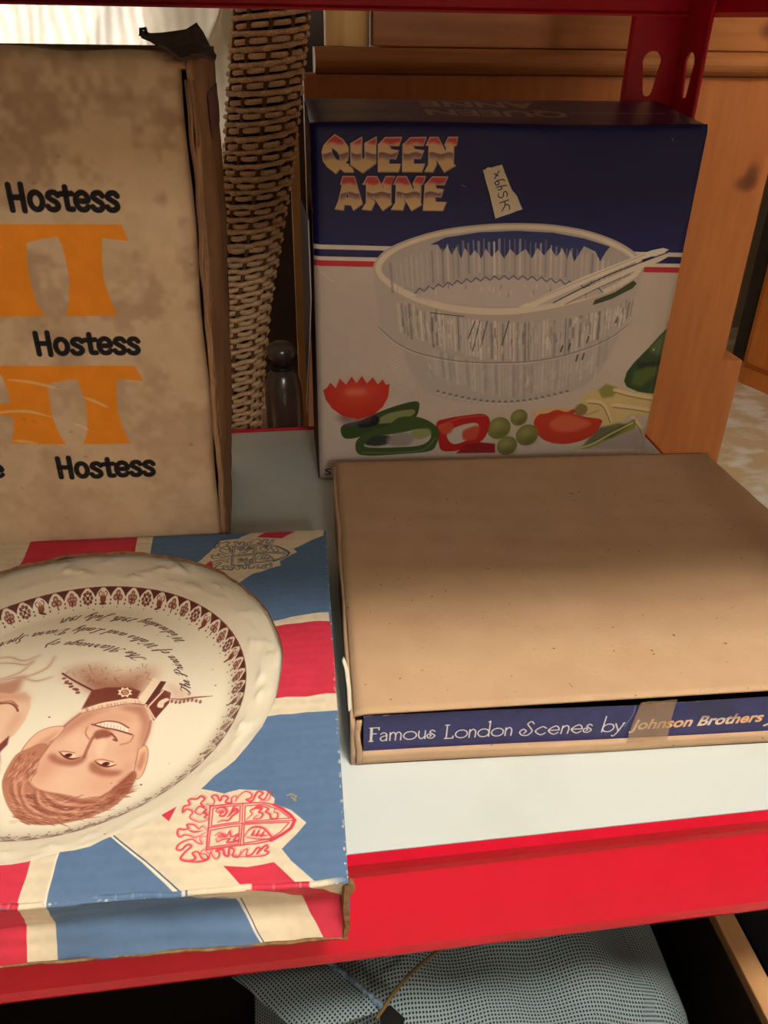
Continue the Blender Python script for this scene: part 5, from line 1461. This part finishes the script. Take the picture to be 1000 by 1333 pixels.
for r, z in prof:
    for k in range(SEG):
        a = 2 * math.pi * k / SEG
        zz = z
        if .094 < r < .1175:
            for pa, pr, ps, ph, tw in petals:
                da = ((a - pa + math.pi) % (2 * math.pi) - math.pi) * r
                if abs(da) > .012:
                    continue
                dr = r - pr + tw * da
                q = (da / (ps * 1.8)) ** 2 + (dr / ps) ** 2
                if q < 1:
                    zz += 1.7 * ph * (1 - q) * (.55 + .45 * math.cos(q * 9))
        V.append((r * math.cos(a), r * math.sin(a), min(zz, -.0022)))
m = len(prof)
F += [[0, 1 + k, 1 + (k + 1) % SEG] for k in range(SEG)]
for i in range(m - 1):
    for k in range(SEG):
        a, b = 1 + i * SEG + k, 1 + i * SEG + (k + 1) % SEG
        F.append([a, a + SEG, b + SEG, b])
# underside and foot
o0 = 1 + (m - 1) * SEG
under = [(.1175, -.0042), (.100, -.0098), (.0905, -.0140), (.084, -.0215), (.066, -.0235), (.064, -.0328), (.060, -.0328), (.059, -.0230), (.0, -.0230)]
for r, z in under:
    s0 = len(V)
    for k in range(SEG):
        a = 2 * math.pi * k / SEG
        V.append((max(r, .001) * math.cos(a), max(r, .001) * math.sin(a), z))
    prev = o0 if r == .1175 else s0 - SEG
    for k in range(SEG):
        F.append([prev + k, s0 + k, s0 + (k + 1) % SEG, prev + (k + 1) % SEG])
pl = mesh('dinner_plate', V, F, PLATE_M, None, lambda p: cp.uv(p.x * 1000, p.y * 1000), True)
ca, sa = math.cos(-0.03836), math.sin(-0.03836)
pl.location = (0.01704 + ca * HC[0] - sa * HC[1], 0.19888 + sa * HC[0] + ca * HC[1], UT - .0020)
pl.rotation_euler = (0, 0, -0.03836)
tag(pl, 'cream plate with sepia portraits and embossed rim lying in the flag box', 'plate')

# ------------------------------------------------------------------ shallow boxed set with a navy edge
LB = thing('gift_box', 'shallow plain brown card box with lettered navy front edge', 'box', (.0291, .2897, 0), -0.05120)
LW, LD = .318, .272
edge = [(-0.6,37.3),(209.4,40.3)]        # front edge of the loose top
spin = [(2.4,33.0),(29.4,32.9),(71.8,33.0),(107.1,31.7),(142.9,31.4),(170.8,32.2),(211.4,32.8)]   # upper edge of the navy strip, a little wavy
lipz = [(2.0,8.3),(218.1,7.6)]        # upper edge of the front lip
def at(e, u):
    if len(e) > 2:
        return float(np.interp(u * 1000, [q[0] for q in e], [q[1] for q in e])) / 1000
    return (e[0][1] + (e[1][1] - e[0][1]) * (u * 1000 - e[0][0]) / (e[1][0] - e[0][0])) / 1000
TOPZ = .0354
def lid_top(s, t):
    u = lerp(-.0005, LW, s)
    zf = at(edge, u)
    v = lerp(0, LD, t)
    skew = -.0012 * t - .0215 * s * t
    z = lerp(zf, TOPZ, min(1, t * 1.6)) + .0005 * wob(s * 2, t * 2) * math.sin(math.pi * t) - .0012 * math.sin(math.pi * s) * math.sin(math.pi * t)
    e = min(s, 1 - s) * LW
    if e < .004: z -= .0012 * (1 - e / .004) ** 2
    if t > .985: z -= .001
    return (u + skew, v, z)
grid('top_panel', lid_top, 60, 60, KRAFT, LB, None, True, .0013)
grid('side_panel', lambda s, t: (.0000 - .0012 * s + .0004 * math.sin(s * 21), lerp(.001, LD - .002, s), .0006 + t * (TOPZ - .0022)), 20, 4, KRAFT, LB, None, True, .0024)
grid('side_panel', lambda s, t: (LW - .0225 * s - .0015, lerp(.001, LD - .002, s), .0006 + t * (TOPZ - .0022)), 8, 4, KRAFT, LB, None, True, .0024)
grid('back_panel', lambda s, t: (lerp(.006, LW - .02, s), LD - .002, .0006 + t * (TOPZ - .0022)), 8, 2, KRAFT, LB, None, True, .0024)
box('bottom_panel', (.003, .004, .0004), (LW - .026, LD - .006, .0024), KRAFT, LB)
def lip(s, t):
    u = lerp(.0005, LW - .002, s)
    return (u, .0006 + .0004 * math.sin(s * 12) , .0010 + t * (at(lipz, u) - .0010))
grid('front_lip', lip, 40, 3, KRAFT, LB, None, True, .0035)
grid('dark_bottom_edge', lambda s, t: (lerp(.0005, LW - .002, s), .0010, .0002 + .0014 * t), 10, 1, BROWN_BOARD, LB, None, False, .003)
grid('corner_post', lambda s, t: (.0002 + .0028 * s + .0006 * math.sin(t * 7), .0004, .001 + t * (.0300)), 2, 8, KRAFT, LB, None, True, .002)
cs = draw_spine()
SPINE = material('navy_title_print', rough=.42, image=cs.image('navy_title_print'), spec=.4, bump=.03, bump_scale=200)
ib = thing('inner_box', '', '')
for k in ('label', 'category'):
    del ib[k]
ib.parent = LB
grid('title_edge', lambda s, t: (lerp(.0042, LW - .004, s), .0026 + .0003 * math.sin(s * 9), lerp(.004, at(spin, lerp(.0042, LW - .004, s)) - .0002, t)), 60, 6, SPINE, ib,
     lambda p: cs.uv(p.x * 1000, p.z * 1000), True)
grid('inner_top', lambda s, t: (lerp(.0042, LW - .004, s) - .0225 * s * t, lerp(.0026, LD - .008, t), at(spin, lerp(.0042, LW - .004, s)) - .0002 - .007 * min(1, t * 12)), 20, 24, BLACKISH, ib)  # black here paints the shade in the gap under the lid
tp = [(144.8,33.9),(163.9,34.5),(162.8,7.9),(141.4,7.5)]
TAPE = material('yellowed_tape', (190, 156, 112), .22, col2=(170, 130, 86), scale=120, mix=.6, spec=.5, trans=.55)
def tape(s, t):
    a = [lerp(tp[0][k], tp[1][k], s) for k in (0, 1)]
    b = [lerp(tp[3][k], tp[2][k], s) for k in (0, 1)]
    u, v = lerp(b[0], a[0], t) / 1000, lerp(b[1], a[1], t) / 1000
    return (u, .0016 - .0022 * (1 - t) ** 3 + .0003 * math.sin(s * 11 + t * 5), v)
grid('tape', tape, 12, 12, TAPE, LB)
tr = [(-4.1,64.8),(-2.3,59.9),(-1.3,49.5),(-1.3,40.4),(-2.5,39.0),(-2.8,49.6),(-3.8,59.0),(-4.9,62.9)]
solid('torn_paper', [(u / 1000 - .0005, -.0005 + .012 * max(0, (v - 33) / 30), max(.001, v / 1000 - .002)) for u, v in tr], (-.0004, .0006, 0), PAPER, LB)

# ------------------------------------------------------------------ upright carton with a picture of a glass bowl
QB = thing('salad_bowl_box', 'upright navy and white carton picturing a glass salad bowl', 'box', (0.03120, 0.59541, 0), -0.01161)
QD = .0825
cq = draw_bowl_carton()
QFRONT = material('bowl_carton_print', rough=.40, image=cq.image('bowl_carton_print'), spec=.4, bump=.02, bump_scale=30, grime=.05)
qc = [(0.9,-0.0),(0.5,269.0),(278.3,268.3),(276.6,15.0)]
zb0 = .0006
qTL, qTR, qM = [(a / 1000, b / 1000) for a, b in qc[1:]]
kk = (zb0 - qM[1]) / (qTR[1] - qM[1])
qBR = (qM[0] + (qTR[0] - qM[0]) * kk, zb0)
def qa_front(s, t):
    b = (lerp(0.0, qBR[0], s), zb0)
    a = (lerp(qTL[0], qTR[0], s), lerp(qTL[1], qTR[1], s) + .0009 * math.sin(s * 7))
    x, z = lerp(b[0], a[0], t), lerp(b[1], a[1], t)
    y = .0012 * math.sin(math.pi * s) * math.sin(math.pi * t) * -1
    f = max(0, (t - .985) / .015); g = max(0, (.012 - s) / .012)
    return (x, y + .002 * f * f + .002 * g * g, z)
grid('front_panel', qa_front, 60, 60, QFRONT, QB, lambda p: cq.uv(p.x * 1000, p.z * 1000), True, .0012)
ctop = Canvas(-4, -2, 290, 90, 3.0, (30, 34, 88))
ctop.glyphs('QUEEN', (188, 46), (84, 47), 19, (150, 128, 112), offset=.03)
ctop.glyphs('ANNE', (172, 74), (84, 75), 19, (150, 128, 112), offset=.03)
ctop.stroke([(192, 42), (262, 40)], 2.2, (170, 160, 160), .8)
ctop.poly([(8, 14), (74, 16), (70, 34), (8, 32)], (96, 100, 104), .6, 3)  # both grey patches paint in the sheen of clear tape
ctop.poly([(8, 42), (40, 44), (72, 60), (40, 74), (8, 72)], (104, 106, 108), .5, 5)
QTOP = material('navy_top_print', rough=.35, image=ctop.image('navy_top_print'), spec=.4)
def qa_top(s, t):
    x = lerp(qTL[0], qTR[0], s) + (-.004 * t if s > .9 else 0)
    z = lerp(qTL[1], qTR[1], s) + .0008 * math.sin(s * 7) * (1 - t) + .0095 * t
    return (x, lerp(.0015, QD, t), z - .001)
grid('top_panel', qa_top, 30, 10, QTOP, QB, lambda p: ctop.uv(p.x * 1000, p.y * 1000), True, .0012)
side_x = lambda z: lerp(0.0, qTL[0], z / qTL[1])
def qa_left(s, t):
    z = zb0 + t * (qTL[1] - .003 + .0085 * s)
    return (side_x(z) + .0005 + .006 * (1 - abs(2 * t - 1)) * math.sin(math.pi * s) * .6, lerp(.0025, QD - .001, s), z)
grid('left_end', qa_left, 10, 24, BROWN_BOARD, QB, None, True, .0012)
# tuck flap hanging a little open at the left end
fl_pts = [(.012, .205), (.080, .208), (.080, .030), (.064, .062), (.030, .110), (.008, .150)]
solid('tuck_flap', [(side_x(z) - .0012 - .0045 * (y / QD), y, z) for y, z in fl_pts], (-.0006, 0, 0), NAVY_BOARD, QB)
solid('flap_edge', [(side_x(z) - .0020 - .0045 * (y / QD), y, z) for y, z in [(.012, .205), (.0105, .205), (.0065, .150), (.0285, .108), (.064, .059), (.080, .026), (.080, .030), (.064, .062), (.030, .110), (.008, .150)]], (-.0006, 0, 0), PAPER, QB)
grid('right_end', lambda s, t: (lerp(qBR[0], qTR[0], t) - .0006 - .004 * s * t, lerp(.0025, QD - .001, s), zb0 + t * (qTR[1] - .004 + .0085 * s)), 4, 4, NAVY_BOARD, QB, None, True, .001)
grid('back_panel', lambda s, t: (lerp(lerp(0, qBR[0], s), lerp(qTL[0], qTR[0] - .004, s), t), QD, zb0 + t * (qTL[1] + .005)), 4, 4, NAVY_BOARD, QB)
box('bottom_panel', (.002, .003, zb0), (qBR[0] - .002, QD - .002, zb0 + .001), BROWN_BOARD, QB)
# torn paper note stuck on the front
note = [(118.8,239.8),(120.4,240.5),(121.9,241.8),(124.7,241.5),(127.3,242.3),(132.2,243.2),(133.5,240.3),(134.9,237.2),(136.6,234.2),(138.9,229.7),(140.9,226.6),(143.1,224.5),(145.0,222.5),(146.7,218.8),(149.5,213.8),(145.1,212.6),(140.2,210.5),(135.3,209.0),(130.6,207.4),(128.1,214.3),(124.4,225.1),(121.6,231.8)]
cn = Canvas(110, 190, 155, 250, 8, (226, 214, 190))
INKN = (60, 52, 104)
for st in ([(410,315),(375,370),(330,455)], [(320,360),(355,385),(395,402)], [(515,490),(470,470),(400,490),(345,520),(335,545),(365,575),(405,560),(405,520),(370,490)],
           [(360,622),(430,600),(550,580)], [(440,600),(465,635),(440,655),(400,665)], [(400,735),(405,790),(450,815),(490,780),(500,710),(540,695),(565,740),(555,785)],
           [(430,905),(510,880),(590,850)], [(512,885),(530,945),(500,1000),(470,1055)], [(520,940),(580,940),(605,970),(605,1025)]):
    pass
for st in ([(130.2,239.2),(129.0,237.3),(127.5,234.3)], [(126.9,237.7),(128.3,236.8),(129.9,236.2)], [(134.8,233.1),(133.0,233.8),(130.3,233.1),(128.3,232.0),(128.0,231.2),(129.3,230.1),(130.8,230.6),(130.6,232.0),(129.2,233.1)],
           [(129.2,228.4),(131.8,229.2),(136.4,229.9)], [(132.2,229.2),(133.3,227.9),(132.4,227.2),(130.9,226.9)], [(131.1,224.4),(131.5,222.4),(133.3,221.5),(134.8,222.7),(134.9,225.2),(136.4,225.8),(137.6,224.1),(137.3,222.5)],
           [(132.8,218.2),(135.9,219.1),(138.9,220.2)], [(136.0,218.9),(136.9,216.7),(135.9,214.7),(134.9,212.7)], [(136.5,216.9),(138.8,216.9),(139.9,215.8),(140.1,213.8)]):
    cn.stroke(st, .75, INKN, .9, True)
NOTE = material('note_paper', rough=.85, image=cn.image('note_paper'), spec=.1, bump=.1, bump_scale=200)
solid('paper_note', [(u / 1000, -.0022 - .0006 * math.sin(i), v / 1000) for i, (u, v) in enumerate(note)], (0, .0004, 0), NOTE, QB, lambda p: cn.uv(p.x * 1000, p.z * 1000))

# ------------------------------------------------------------------ low table behind the shelf, with the wicker basket and the bottle
TZ = -.060
tb = thing('side_table', 'low pine table standing behind the red shelving', 'table', (-.14, .80, FLOOR_Z))
box('tabletop', (-.16, -.085, TZ - .018 - FLOOR_Z), (.166, .085, TZ - FLOOR_Z), PINE_H, tb, bevel=.003)
for sx in (-.145, .151):
    for sy in (-.07, .07):
        box('leg', (sx - .012, sy - .012, 0), (sx + .012, sy + .012, TZ - .018 - FLOOR_Z), PINE_V, tb, bevel=.002)

wb = thing('wicker_basket', 'tall slanting woven wicker basket between carton and navy box', 'basket', (-.052, .80, TZ))
NS = 10
def ring_mesh(par):
    V, F = [], []
    n, seg = 80, 6
    for k in range(n):
        a = 2 * math.pi * k / n
        r = 1 + .075 * math.cos(NS * a + math.pi * par)
        for j in range(seg):
            b = 2 * math.pi * j / seg
            rr = r + .085 * math.cos(b)
            V.append((rr * math.cos(a), rr * math.sin(a), (.078 * math.sin(b)) + .02 * math.sin(2 * a + par)))
    for k in range(n):
        for j in range(seg):
            F.append([k * seg + j, ((k + 1) % n) * seg + j, ((k + 1) % n) * seg + (j + 1) % seg, k * seg + (j + 1) % seg])
    me = bpy.data.meshes.new('weave_strand')
    me.from_pydata(V, [], F)
    me.materials.append(CANE)
    for p in me.polygons:
        p.use_smooth = True
    return me
rings = [ring_mesh(0), ring_mesh(1)]
prof_x = [(-.06, -.052), (0, -.046), (.085, -.034), (.155, -.018), (.224, -.0035), (.33, .0125), (.44, .020)]
def cx(z):
    for a, b in zip(prof_x, prof_x[1:]):
        if z <= b[0]:
            t = (z - a[0]) / (b[0] - a[0])
            return lerp(a[1], b[1], t)
    return prof_x[-1][1]
BR_ = .0302
z, i = TZ + .004, 0
while z < .43:
    o = bpy.data.objects.new('weave_strand', rings[i % 2])
    o.location = (cx(z) + .052, random.uniform(-.0006, .0006), z - TZ)
    rr = BR_ * (1 + random.uniform(-.012, .012))
    o.scale = (rr, rr * 1.05, BR_ * random.uniform(.95, 1.15))
    o.rotation_euler = (random.uniform(-.03, .03), -.12 + random.uniform(-.03, .03), random.uniform(-.03, .03))
    link(o, wb)
    z += .0056 + random.uniform(-.0004, .0004)
    i += 1
for k in range(NS):
    a = 2 * math.pi * (k + .5) / NS
    path = [(cx(zz) + .052 + BR_ * math.cos(a) * .99, BR_ * 1.04 * math.sin(a), zz - TZ) for zz in [TZ + .001 + .035 * j for j in range(15) if TZ + .035 * j < .44]]
    tube('stake', path, .0022, CANE_DARK, wb, 6)

bt = thing('stoppered_bottle', 'dark glossy rounded bottle with a ball stopper behind the shelf', 'bottle', (.0062, .745, TZ))
bz = lambda z: z - TZ
lathe('bottle_body', [(.014, 0), (.0178, .003), (.0180, bz(-.020)), (.0176, bz(-.017)), (.0183, bz(-.012)), (.0183, bz(.005)), (.0180, bz(.016)), (.0168, bz(.027)), (.0142, bz(.036)), (.0105, bz(.0415)), (.006, bz(.0440))], GLAZE, bt, 40)
lathe('collar', [(.0098, bz(.0415)), (.0122, bz(.0425)), (.0122, bz(.0448)), (.0098, bz(.0458))], BLACKISH, bt, 32)
lathe('stopper', [(.0062, bz(.0455)), (.0068, bz(.049)), (.0125, bz(.053)), (.0142, bz(.0585)), (.0128, bz(.0640)), (.007, bz(.0672)), (.001, bz(.068))], GLAZE, bt, 32)

# ------------------------------------------------------------------ pine dresser behind the shelf
dr = thing('pine_dresser', 'tall pine dresser with a rounded moulding standing behind the red post', 'dresser', (.30, 1.05, FLOOR_Z))
def DP(o):
    o.parent = dr
    o.matrix_parent_inverse = Matrix.Translation(-dr.location)
    return o
DP(box('side_board', (.0425, .900, FLOOR_Z), (.5515, .925, .2825), PINE_V, None, bevel=.002))
DP(box('carcass', (.09, .926, -.031), (.545, 1.28, .2815), PINE_V))
DP(box('base_unit', (.046, .9255, FLOOR_Z), (.5945, 1.30, -.0385), PINE_V, None, bevel=.003))
DP(box('lit_stile', (.0262, .893, FLOOR_Z), (.0355, .91, .235), material('lit_pine_stile', (206, 164, 112), .5, col2=(186, 140, 88), scale=30, mix=.5)))  # paler pine puts the light caught by this edge into the colour
mp_ = [(.905 - .017 * math.cos(a), .2937 + .0112 * math.sin(a)) for a in [math.radians(-90 + 15 * k) for k in range(13)]] + [(.930, .3049), (.930, .2825)]
DP(solid('top_moulding', [(.0538, y, z) for y, z in mp_], (.525, 0, 0), PINE_H))
DP(box('upper_board', (.1125, .918, .3055), (.600, .94, .50), PINE_H, None, bevel=.0015))
DP(box('upper_carcass', (.125, .9635, .2825), (.595, 1.28, .50), PINE_H))
pil = [( .0885 + .0225 * math.cos(a), .938 + .0225 * math.sin(a)) for a in [2 * math.pi * k / 36 for k in range(36)]]
DP(solid('pilaster', [(x, y, .3055) for x, y in pil], (0, 0, .195), material('lit_turned_pine', (216, 178, 118), .4, col2=(190, 146, 90), scale=40, mix=.6, stretch=(1, 1, .1))))  # paler pine paints the curtain light on the column

# pine cabinet along the right, far side of the carpet
cb = thing('pine_cabinet', 'orange pine cabinet standing on the carpet at the right', 'cabinet', (1.5413, 2.4131, FLOOR_Z), math.atan2(2.2889 - 2.4131, 1.5875 - 1.5413))
box('body', (.0, .012, .058), (.62, .34, 1.05), PINE_FAR, cb, bevel=.003)
box('plinth', (.008, .0, .0), (.615, .33, .0575), PINE_FAR, cb, bevel=.003)
box('gap_shade_strip', (-.062, .03, .058), (-.001, .33, 1.05), SHADE_BROWN, cb)  # dark strip paints the shade gap beside the dresser
box('door', (.022, -.0045, .075), (.60, .0115, 1.03), PINE_FAR, cb, bevel=.004)

# added dark things that block the bright view between basket and dresser, and beside the shelving
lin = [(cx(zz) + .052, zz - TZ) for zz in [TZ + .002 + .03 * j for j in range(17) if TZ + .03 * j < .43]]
tube('gap_shade_core', [(x, 0, z) for x, z in lin], BR_ * .86, material('weave_gap_shade', (44, 32, 24), .95, spec=.05), wb, 24)  # dark tube paints the shade between the strands
wd = thing('added_wardrobe', 'tall dark brown wardrobe added to darken the gap beside the basket', 'wardrobe', (.225, 1.9, FLOOR_Z))  # put in to darken the bright gap
WDM = material('dark_stained_wood', (52, 38, 30), .5, col2=(40, 28, 22), scale=20, mix=.6, stretch=(4, 4, .4))
box('body', (-.25, -.2, .06), (.25, .2, 1.75), WDM, wd, bevel=.004)
box('plinth', (-.24, -.19, 0), (.24, .19, .0595), WDM, wd)
for sx in (-1, 1):
    d = box('door', (sx * .1235 - .121, -.222, .08), (sx * .1235 + .121, -.201, 1.73), WDM, wd, bevel=.004)
    tube('handle', [(sx * .02, -.245, .85), (sx * .02, -.245, .97)], .006, BLACKISH, d)
sb_ = thing('added_black_box', 'black lidded box added to darken the floor right of the red shelving', 'box', (.56, .48, FLOOR_Z))  # put in to darken the lit carpet here
BOXM = material('black_plastic', (9, 9, 10), .7, spec=.1)
box('bin', (-.19, -.27, 0), (.19, .27, .36), BOXM, sb_, bevel=.012)
box('lid', (-.20, -.28, .3605), (.20, .28, .385), BOXM, sb_, bevel=.008)

# ------------------------------------------------------------------ net curtain
NET = bpy.data.materials.new('net_curtain')
NET.use_nodes = True
nt = NET.node_tree
N, L = nt.nodes, nt.links
N.remove(N['Principled BSDF'])
df, tl, tr_, ad, mx2 = N.new('ShaderNodeBsdfDiffuse'), N.new('ShaderNodeBsdfTranslucent'), N.new('ShaderNodeBsdfTransparent'), N.new('ShaderNodeMixShader'), N.new('ShaderNodeMixShader')
df.inputs[0].default_value = srgb(240, 226, 204)
tl.inputs[0].default_value = srgb(240, 226, 206)
tr_.inputs[0].default_value = (1, 1, 1, 1)
ad.inputs[0].default_value = .55
L.new(df.outputs[0], ad.inputs[1]); L.new(tl.outputs[0], ad.inputs[2])
tcn, nzn, rpn = N.new('ShaderNodeTexCoord'), N.new('ShaderNodeTexWave'), N.new('ShaderNodeMapRange')
nzn.inputs['Scale'].default_value = 9; nzn.inputs['Distortion'].default_value = 3.0; nzn.inputs['Detail'].default_value = 3
L.new(tcn.outputs['Object'], nzn.inputs['Vector']); L.new(nzn.outputs['Fac'], rpn.inputs[0])
rpn.inputs[3].default_value, rpn.inputs[4].default_value = .80, .95
L.new(rpn.outputs[0], mx2.inputs[0]); L.new(tr_.outputs[0], mx2.inputs[1]); L.new(ad.outputs[0], mx2.inputs[2])
L.new(mx2.outputs[0], N['Material Output'].inputs['Surface'])
def curtain(s, t):
    x = lerp(-1.62, -.075, s)
    z = lerp(-.62, 1.42, t)
    ph = x * 24 - z * 21 + 1.6 * math.sin(x * 11 - z * 3) + .9 * math.sin(x * 23 + 2)
    y = 2.70 + .030 * math.sin(ph) + .010 * math.sin(ph * 2.3 + 1 + z * 2) + .01 * math.sin(z * 5 + x * 4)
    return (x + .022 * math.cos(ph * .97), y, z)
cu = grid('net_curtain', curtain, 300, 50, NET)
tag(cu, 'pale net curtain hanging in folds at the window behind the carton', 'curtain')
cr_ = tube('curtain_rail', [(-1.7, 2.70, 1.445), (-.02, 2.70, 1.445)], .012, WHITE_TRIM)
tag(cr_, 'white curtain rail carrying the net curtain at the window', 'rail')
for bx_ in (-1.6, -.1):
    k = box('bracket', (bx_ - .01, 2.70, 1.435), (bx_ + .01, 2.949, 1.455), WHITE_TRIM)
    k.parent = cr_

# ------------------------------------------------------------------ lower shelf: open pine crate with a mesh bag
LZ = -.43
ck = thing('pine_crate', 'open pine crate on the shade-darkened lower shelf under the red beam', 'crate', (-.02, .35, LZ))
CX0, CX1, CY0, CY1, CZ = -.31, .3145, -.20, .20, .230
box('side_plank', (CX1 - .0145, CY0, .0005), (CX1, CY1, CZ - .0105), SHADE_BROWN, ck)  # dark planks carry the shade inside the crate, pine only on top
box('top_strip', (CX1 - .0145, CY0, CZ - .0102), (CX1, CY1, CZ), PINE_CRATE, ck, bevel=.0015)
box('side_plank', (CX0, CY0, .0005), (CX0 + .0145, CY1, CZ - .0105), SHADE_BROWN, ck)
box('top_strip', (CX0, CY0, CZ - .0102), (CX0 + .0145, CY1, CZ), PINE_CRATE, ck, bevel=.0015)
box('end_plank', (CX0 + .015, CY0, .0005), (CX1 - .015, CY0 + .0145, CZ), SHADE_BROWN, ck, bevel=.0015)
box('end_plank', (CX0 + .015, CY1 - .0145, .0005), (CX1 - .015, CY1, CZ), SHADE_BROWN, ck, bevel=.0015)
box('crate_floor', (CX0 + .015, CY0 + .015, .001), (CX1 - .015, CY1 - .015, .008), SHADE_BROWN, ck)

MESHM = bpy.data.materials.new('blue_grey_mesh_cloth')
MESHM.use_nodes = True
nt = MESHM.node_tree
N, L = nt.nodes, nt.links
b = N['Principled BSDF']
b.inputs['Roughness'].default_value = .9
b.inputs['Specular IOR Level'].default_value = .1
um = N.new('ShaderNodeUVMap'); um.uv_map = 'UVMap'
sx = N.new('ShaderNodeSeparateXYZ')
L.new(um.outputs[0], sx.inputs[0])
def mth(op, a, v=None, b2=None):
    m = N.new('ShaderNodeMath'); m.operation = op
    L.new(a, m.inputs[0])
    if b2 is not None: L.new(b2, m.inputs[1])
    elif v is not None: m.inputs[1].default_value = v
    return m.outputs[0]
KQ = 2 * math.pi / .0040
s1 = mth('SINE', mth('MULTIPLY', mth('ADD', sx.outputs[0], b2=sx.outputs[1]), KQ))
s2 = mth('SINE', mth('MULTIPLY', mth('SUBTRACT', sx.outputs[0], b2=sx.outputs[1]), KQ))
pr_ = mth('MULTIPLY', s1, b2=s2)
rp_ = N.new('ShaderNodeMapRange')
rp_.inputs[1].default_value, rp_.inputs[2].default_value = .12, .5
L.new(pr_, rp_.inputs[0])
mxn = N.new('ShaderNodeMix'); mxn.data_type = 'RGBA'
mxn.inputs[6].default_value = srgb(132, 148, 152)
mxn.inputs[7].default_value = srgb(34, 46, 58)
L.new(rp_.outputs[0], mxn.inputs[0]); L.new(mxn.outputs[2], b.inputs['Base Color'])
bpn = N.new('ShaderNodeBump'); bpn.invert = True
bpn.inputs['Strength'].default_value = .6; bpn.inputs['Distance'].default_value = .001
L.new(rp_.outputs[0], bpn.inputs['Height']); L.new(bpn.outputs[0], b.inputs['Normal'])

bg = thing('mesh_bag', 'blue-grey woven mesh bag bulging out of the pine crate', 'bag', (.100, .30, LZ + .0085))
BH = -.150 - (LZ + .0085)
def bag(s, t):
    a = 2 * math.pi * s
    ex = lambda c: math.copysign(abs(c) ** .62, c)
    r = min(1, t * 1.7) if t < .5 else 1
    # t: 0 top centre ... 1 bottom
    if t <= .55:
        q = t / .55
        rad, z = q, BH * (1 - .20 * q ** 3.2)
    else:
        q = (t - .55) / .45
        rad, z = 1 + .05 * math.sin(math.pi * q) - .1 * q, BH * .80 * (1 - q)
    x, y = .136 * rad * ex(math.cos(a)), .118 * rad * ex(math.sin(a))
    z += (.0035 * math.sin(x * 50 + y * 70) + .004 * math.sin(y * 55 - x * 24 + 1) + .003 * math.sin(x * 110 - y * 20)) * (1 - max(0, t - .6) * 2.5) - .02 * max(0, x - .06) * 3
    return (x, y, max(.0005, z))
def bag_uv_grid(name, fn, nu, nv, uvf, mat, parent):
    o = grid(name, fn, nu, nv, mat, parent, None, True)
    lay = o.data.uv_layers.new(name='UVMap')
    for lp in o.data.loops:
        lay.data[lp.index].uv = uvf(o.data.vertices[lp.vertex_index].co)
    return o
bag_uv_grid('bag_body', bag, 72, 40, lambda c: (c.x + .2 * c.z * (1 if abs(c.x) > .1 else 0), c.y), MESHM, bg)
def BW(o):
    o.parent = bg
    o.matrix_parent_inverse = Matrix.Translation(-bg.location)
    return o
sp = [(-0.0468,0.2812,-0.1375),(0.0099,0.2778,-0.1375),(0.0391,0.2393,-0.1375),(-0.0048,0.2345,-0.1375)]
def strap(s, t):
    a = Vector(sp[0]).lerp(Vector(sp[1]), s)
    d = Vector(sp[3]).lerp(Vector(sp[2]), s)
    p = a.lerp(d, t)
    far = Vector((-.03, .05, 0)) * max(0, -.0) 
    return (p.x, p.y, p.z - .012 * (1 - t) ** 2 - .010 * (1 - s) ** 2 + .001 * math.sin(t * 9))
BW(bag_uv_grid('strap_band', strap, 16, 20, lambda c: (c.x * .8 + c.y * .6, c.y * .8 - c.x * .6), MESHM, None))
BLUE_ST = material('blue_edge_stitching', (70, 104, 130), .8, col2=(150, 170, 180), scale=300, mix=.8)
p0, p1 = Vector(sp[1]), Vector(sp[2])
BW(tube('edge_stitching', [p0.lerp(p1, k / 24) + Vector((.0006 * math.sin(k * 2.1), .0004 * math.cos(k * 1.7), -.012 * (1 - k / 24) ** 2 + .0012)) for k in range(25)], [.0014 + .0006 * (k % 2) for k in range(25)], BLUE_ST, None, 6))
cd = [(0.0900,0.2763,-0.1345),(0.0784,0.2693,-0.1345),(0.0652,0.2618,-0.1345),(0.0542,0.2543,-0.1345),(0.0451,0.2461,-0.1345),(0.0391,0.2394,-0.1345),(0.0342,0.2344,-0.1345)]
BW(tube('draw_cord', smooth(cd, False, 4), .0011, material('brown_cord', (104, 84, 48), .8), None, 6))
BW(solid('dark_hole_patch', [(0.0365,0.2391,-0.1365),(0.0428,0.2416,-0.1365),(0.0501,0.2334,-0.1365),(0.0457,0.2264,-0.1365),(0.0359,0.2277,-0.1365)], (0, 0, -.0008), BLACKISH))  # black patch stands in for the shaded hole under the strap
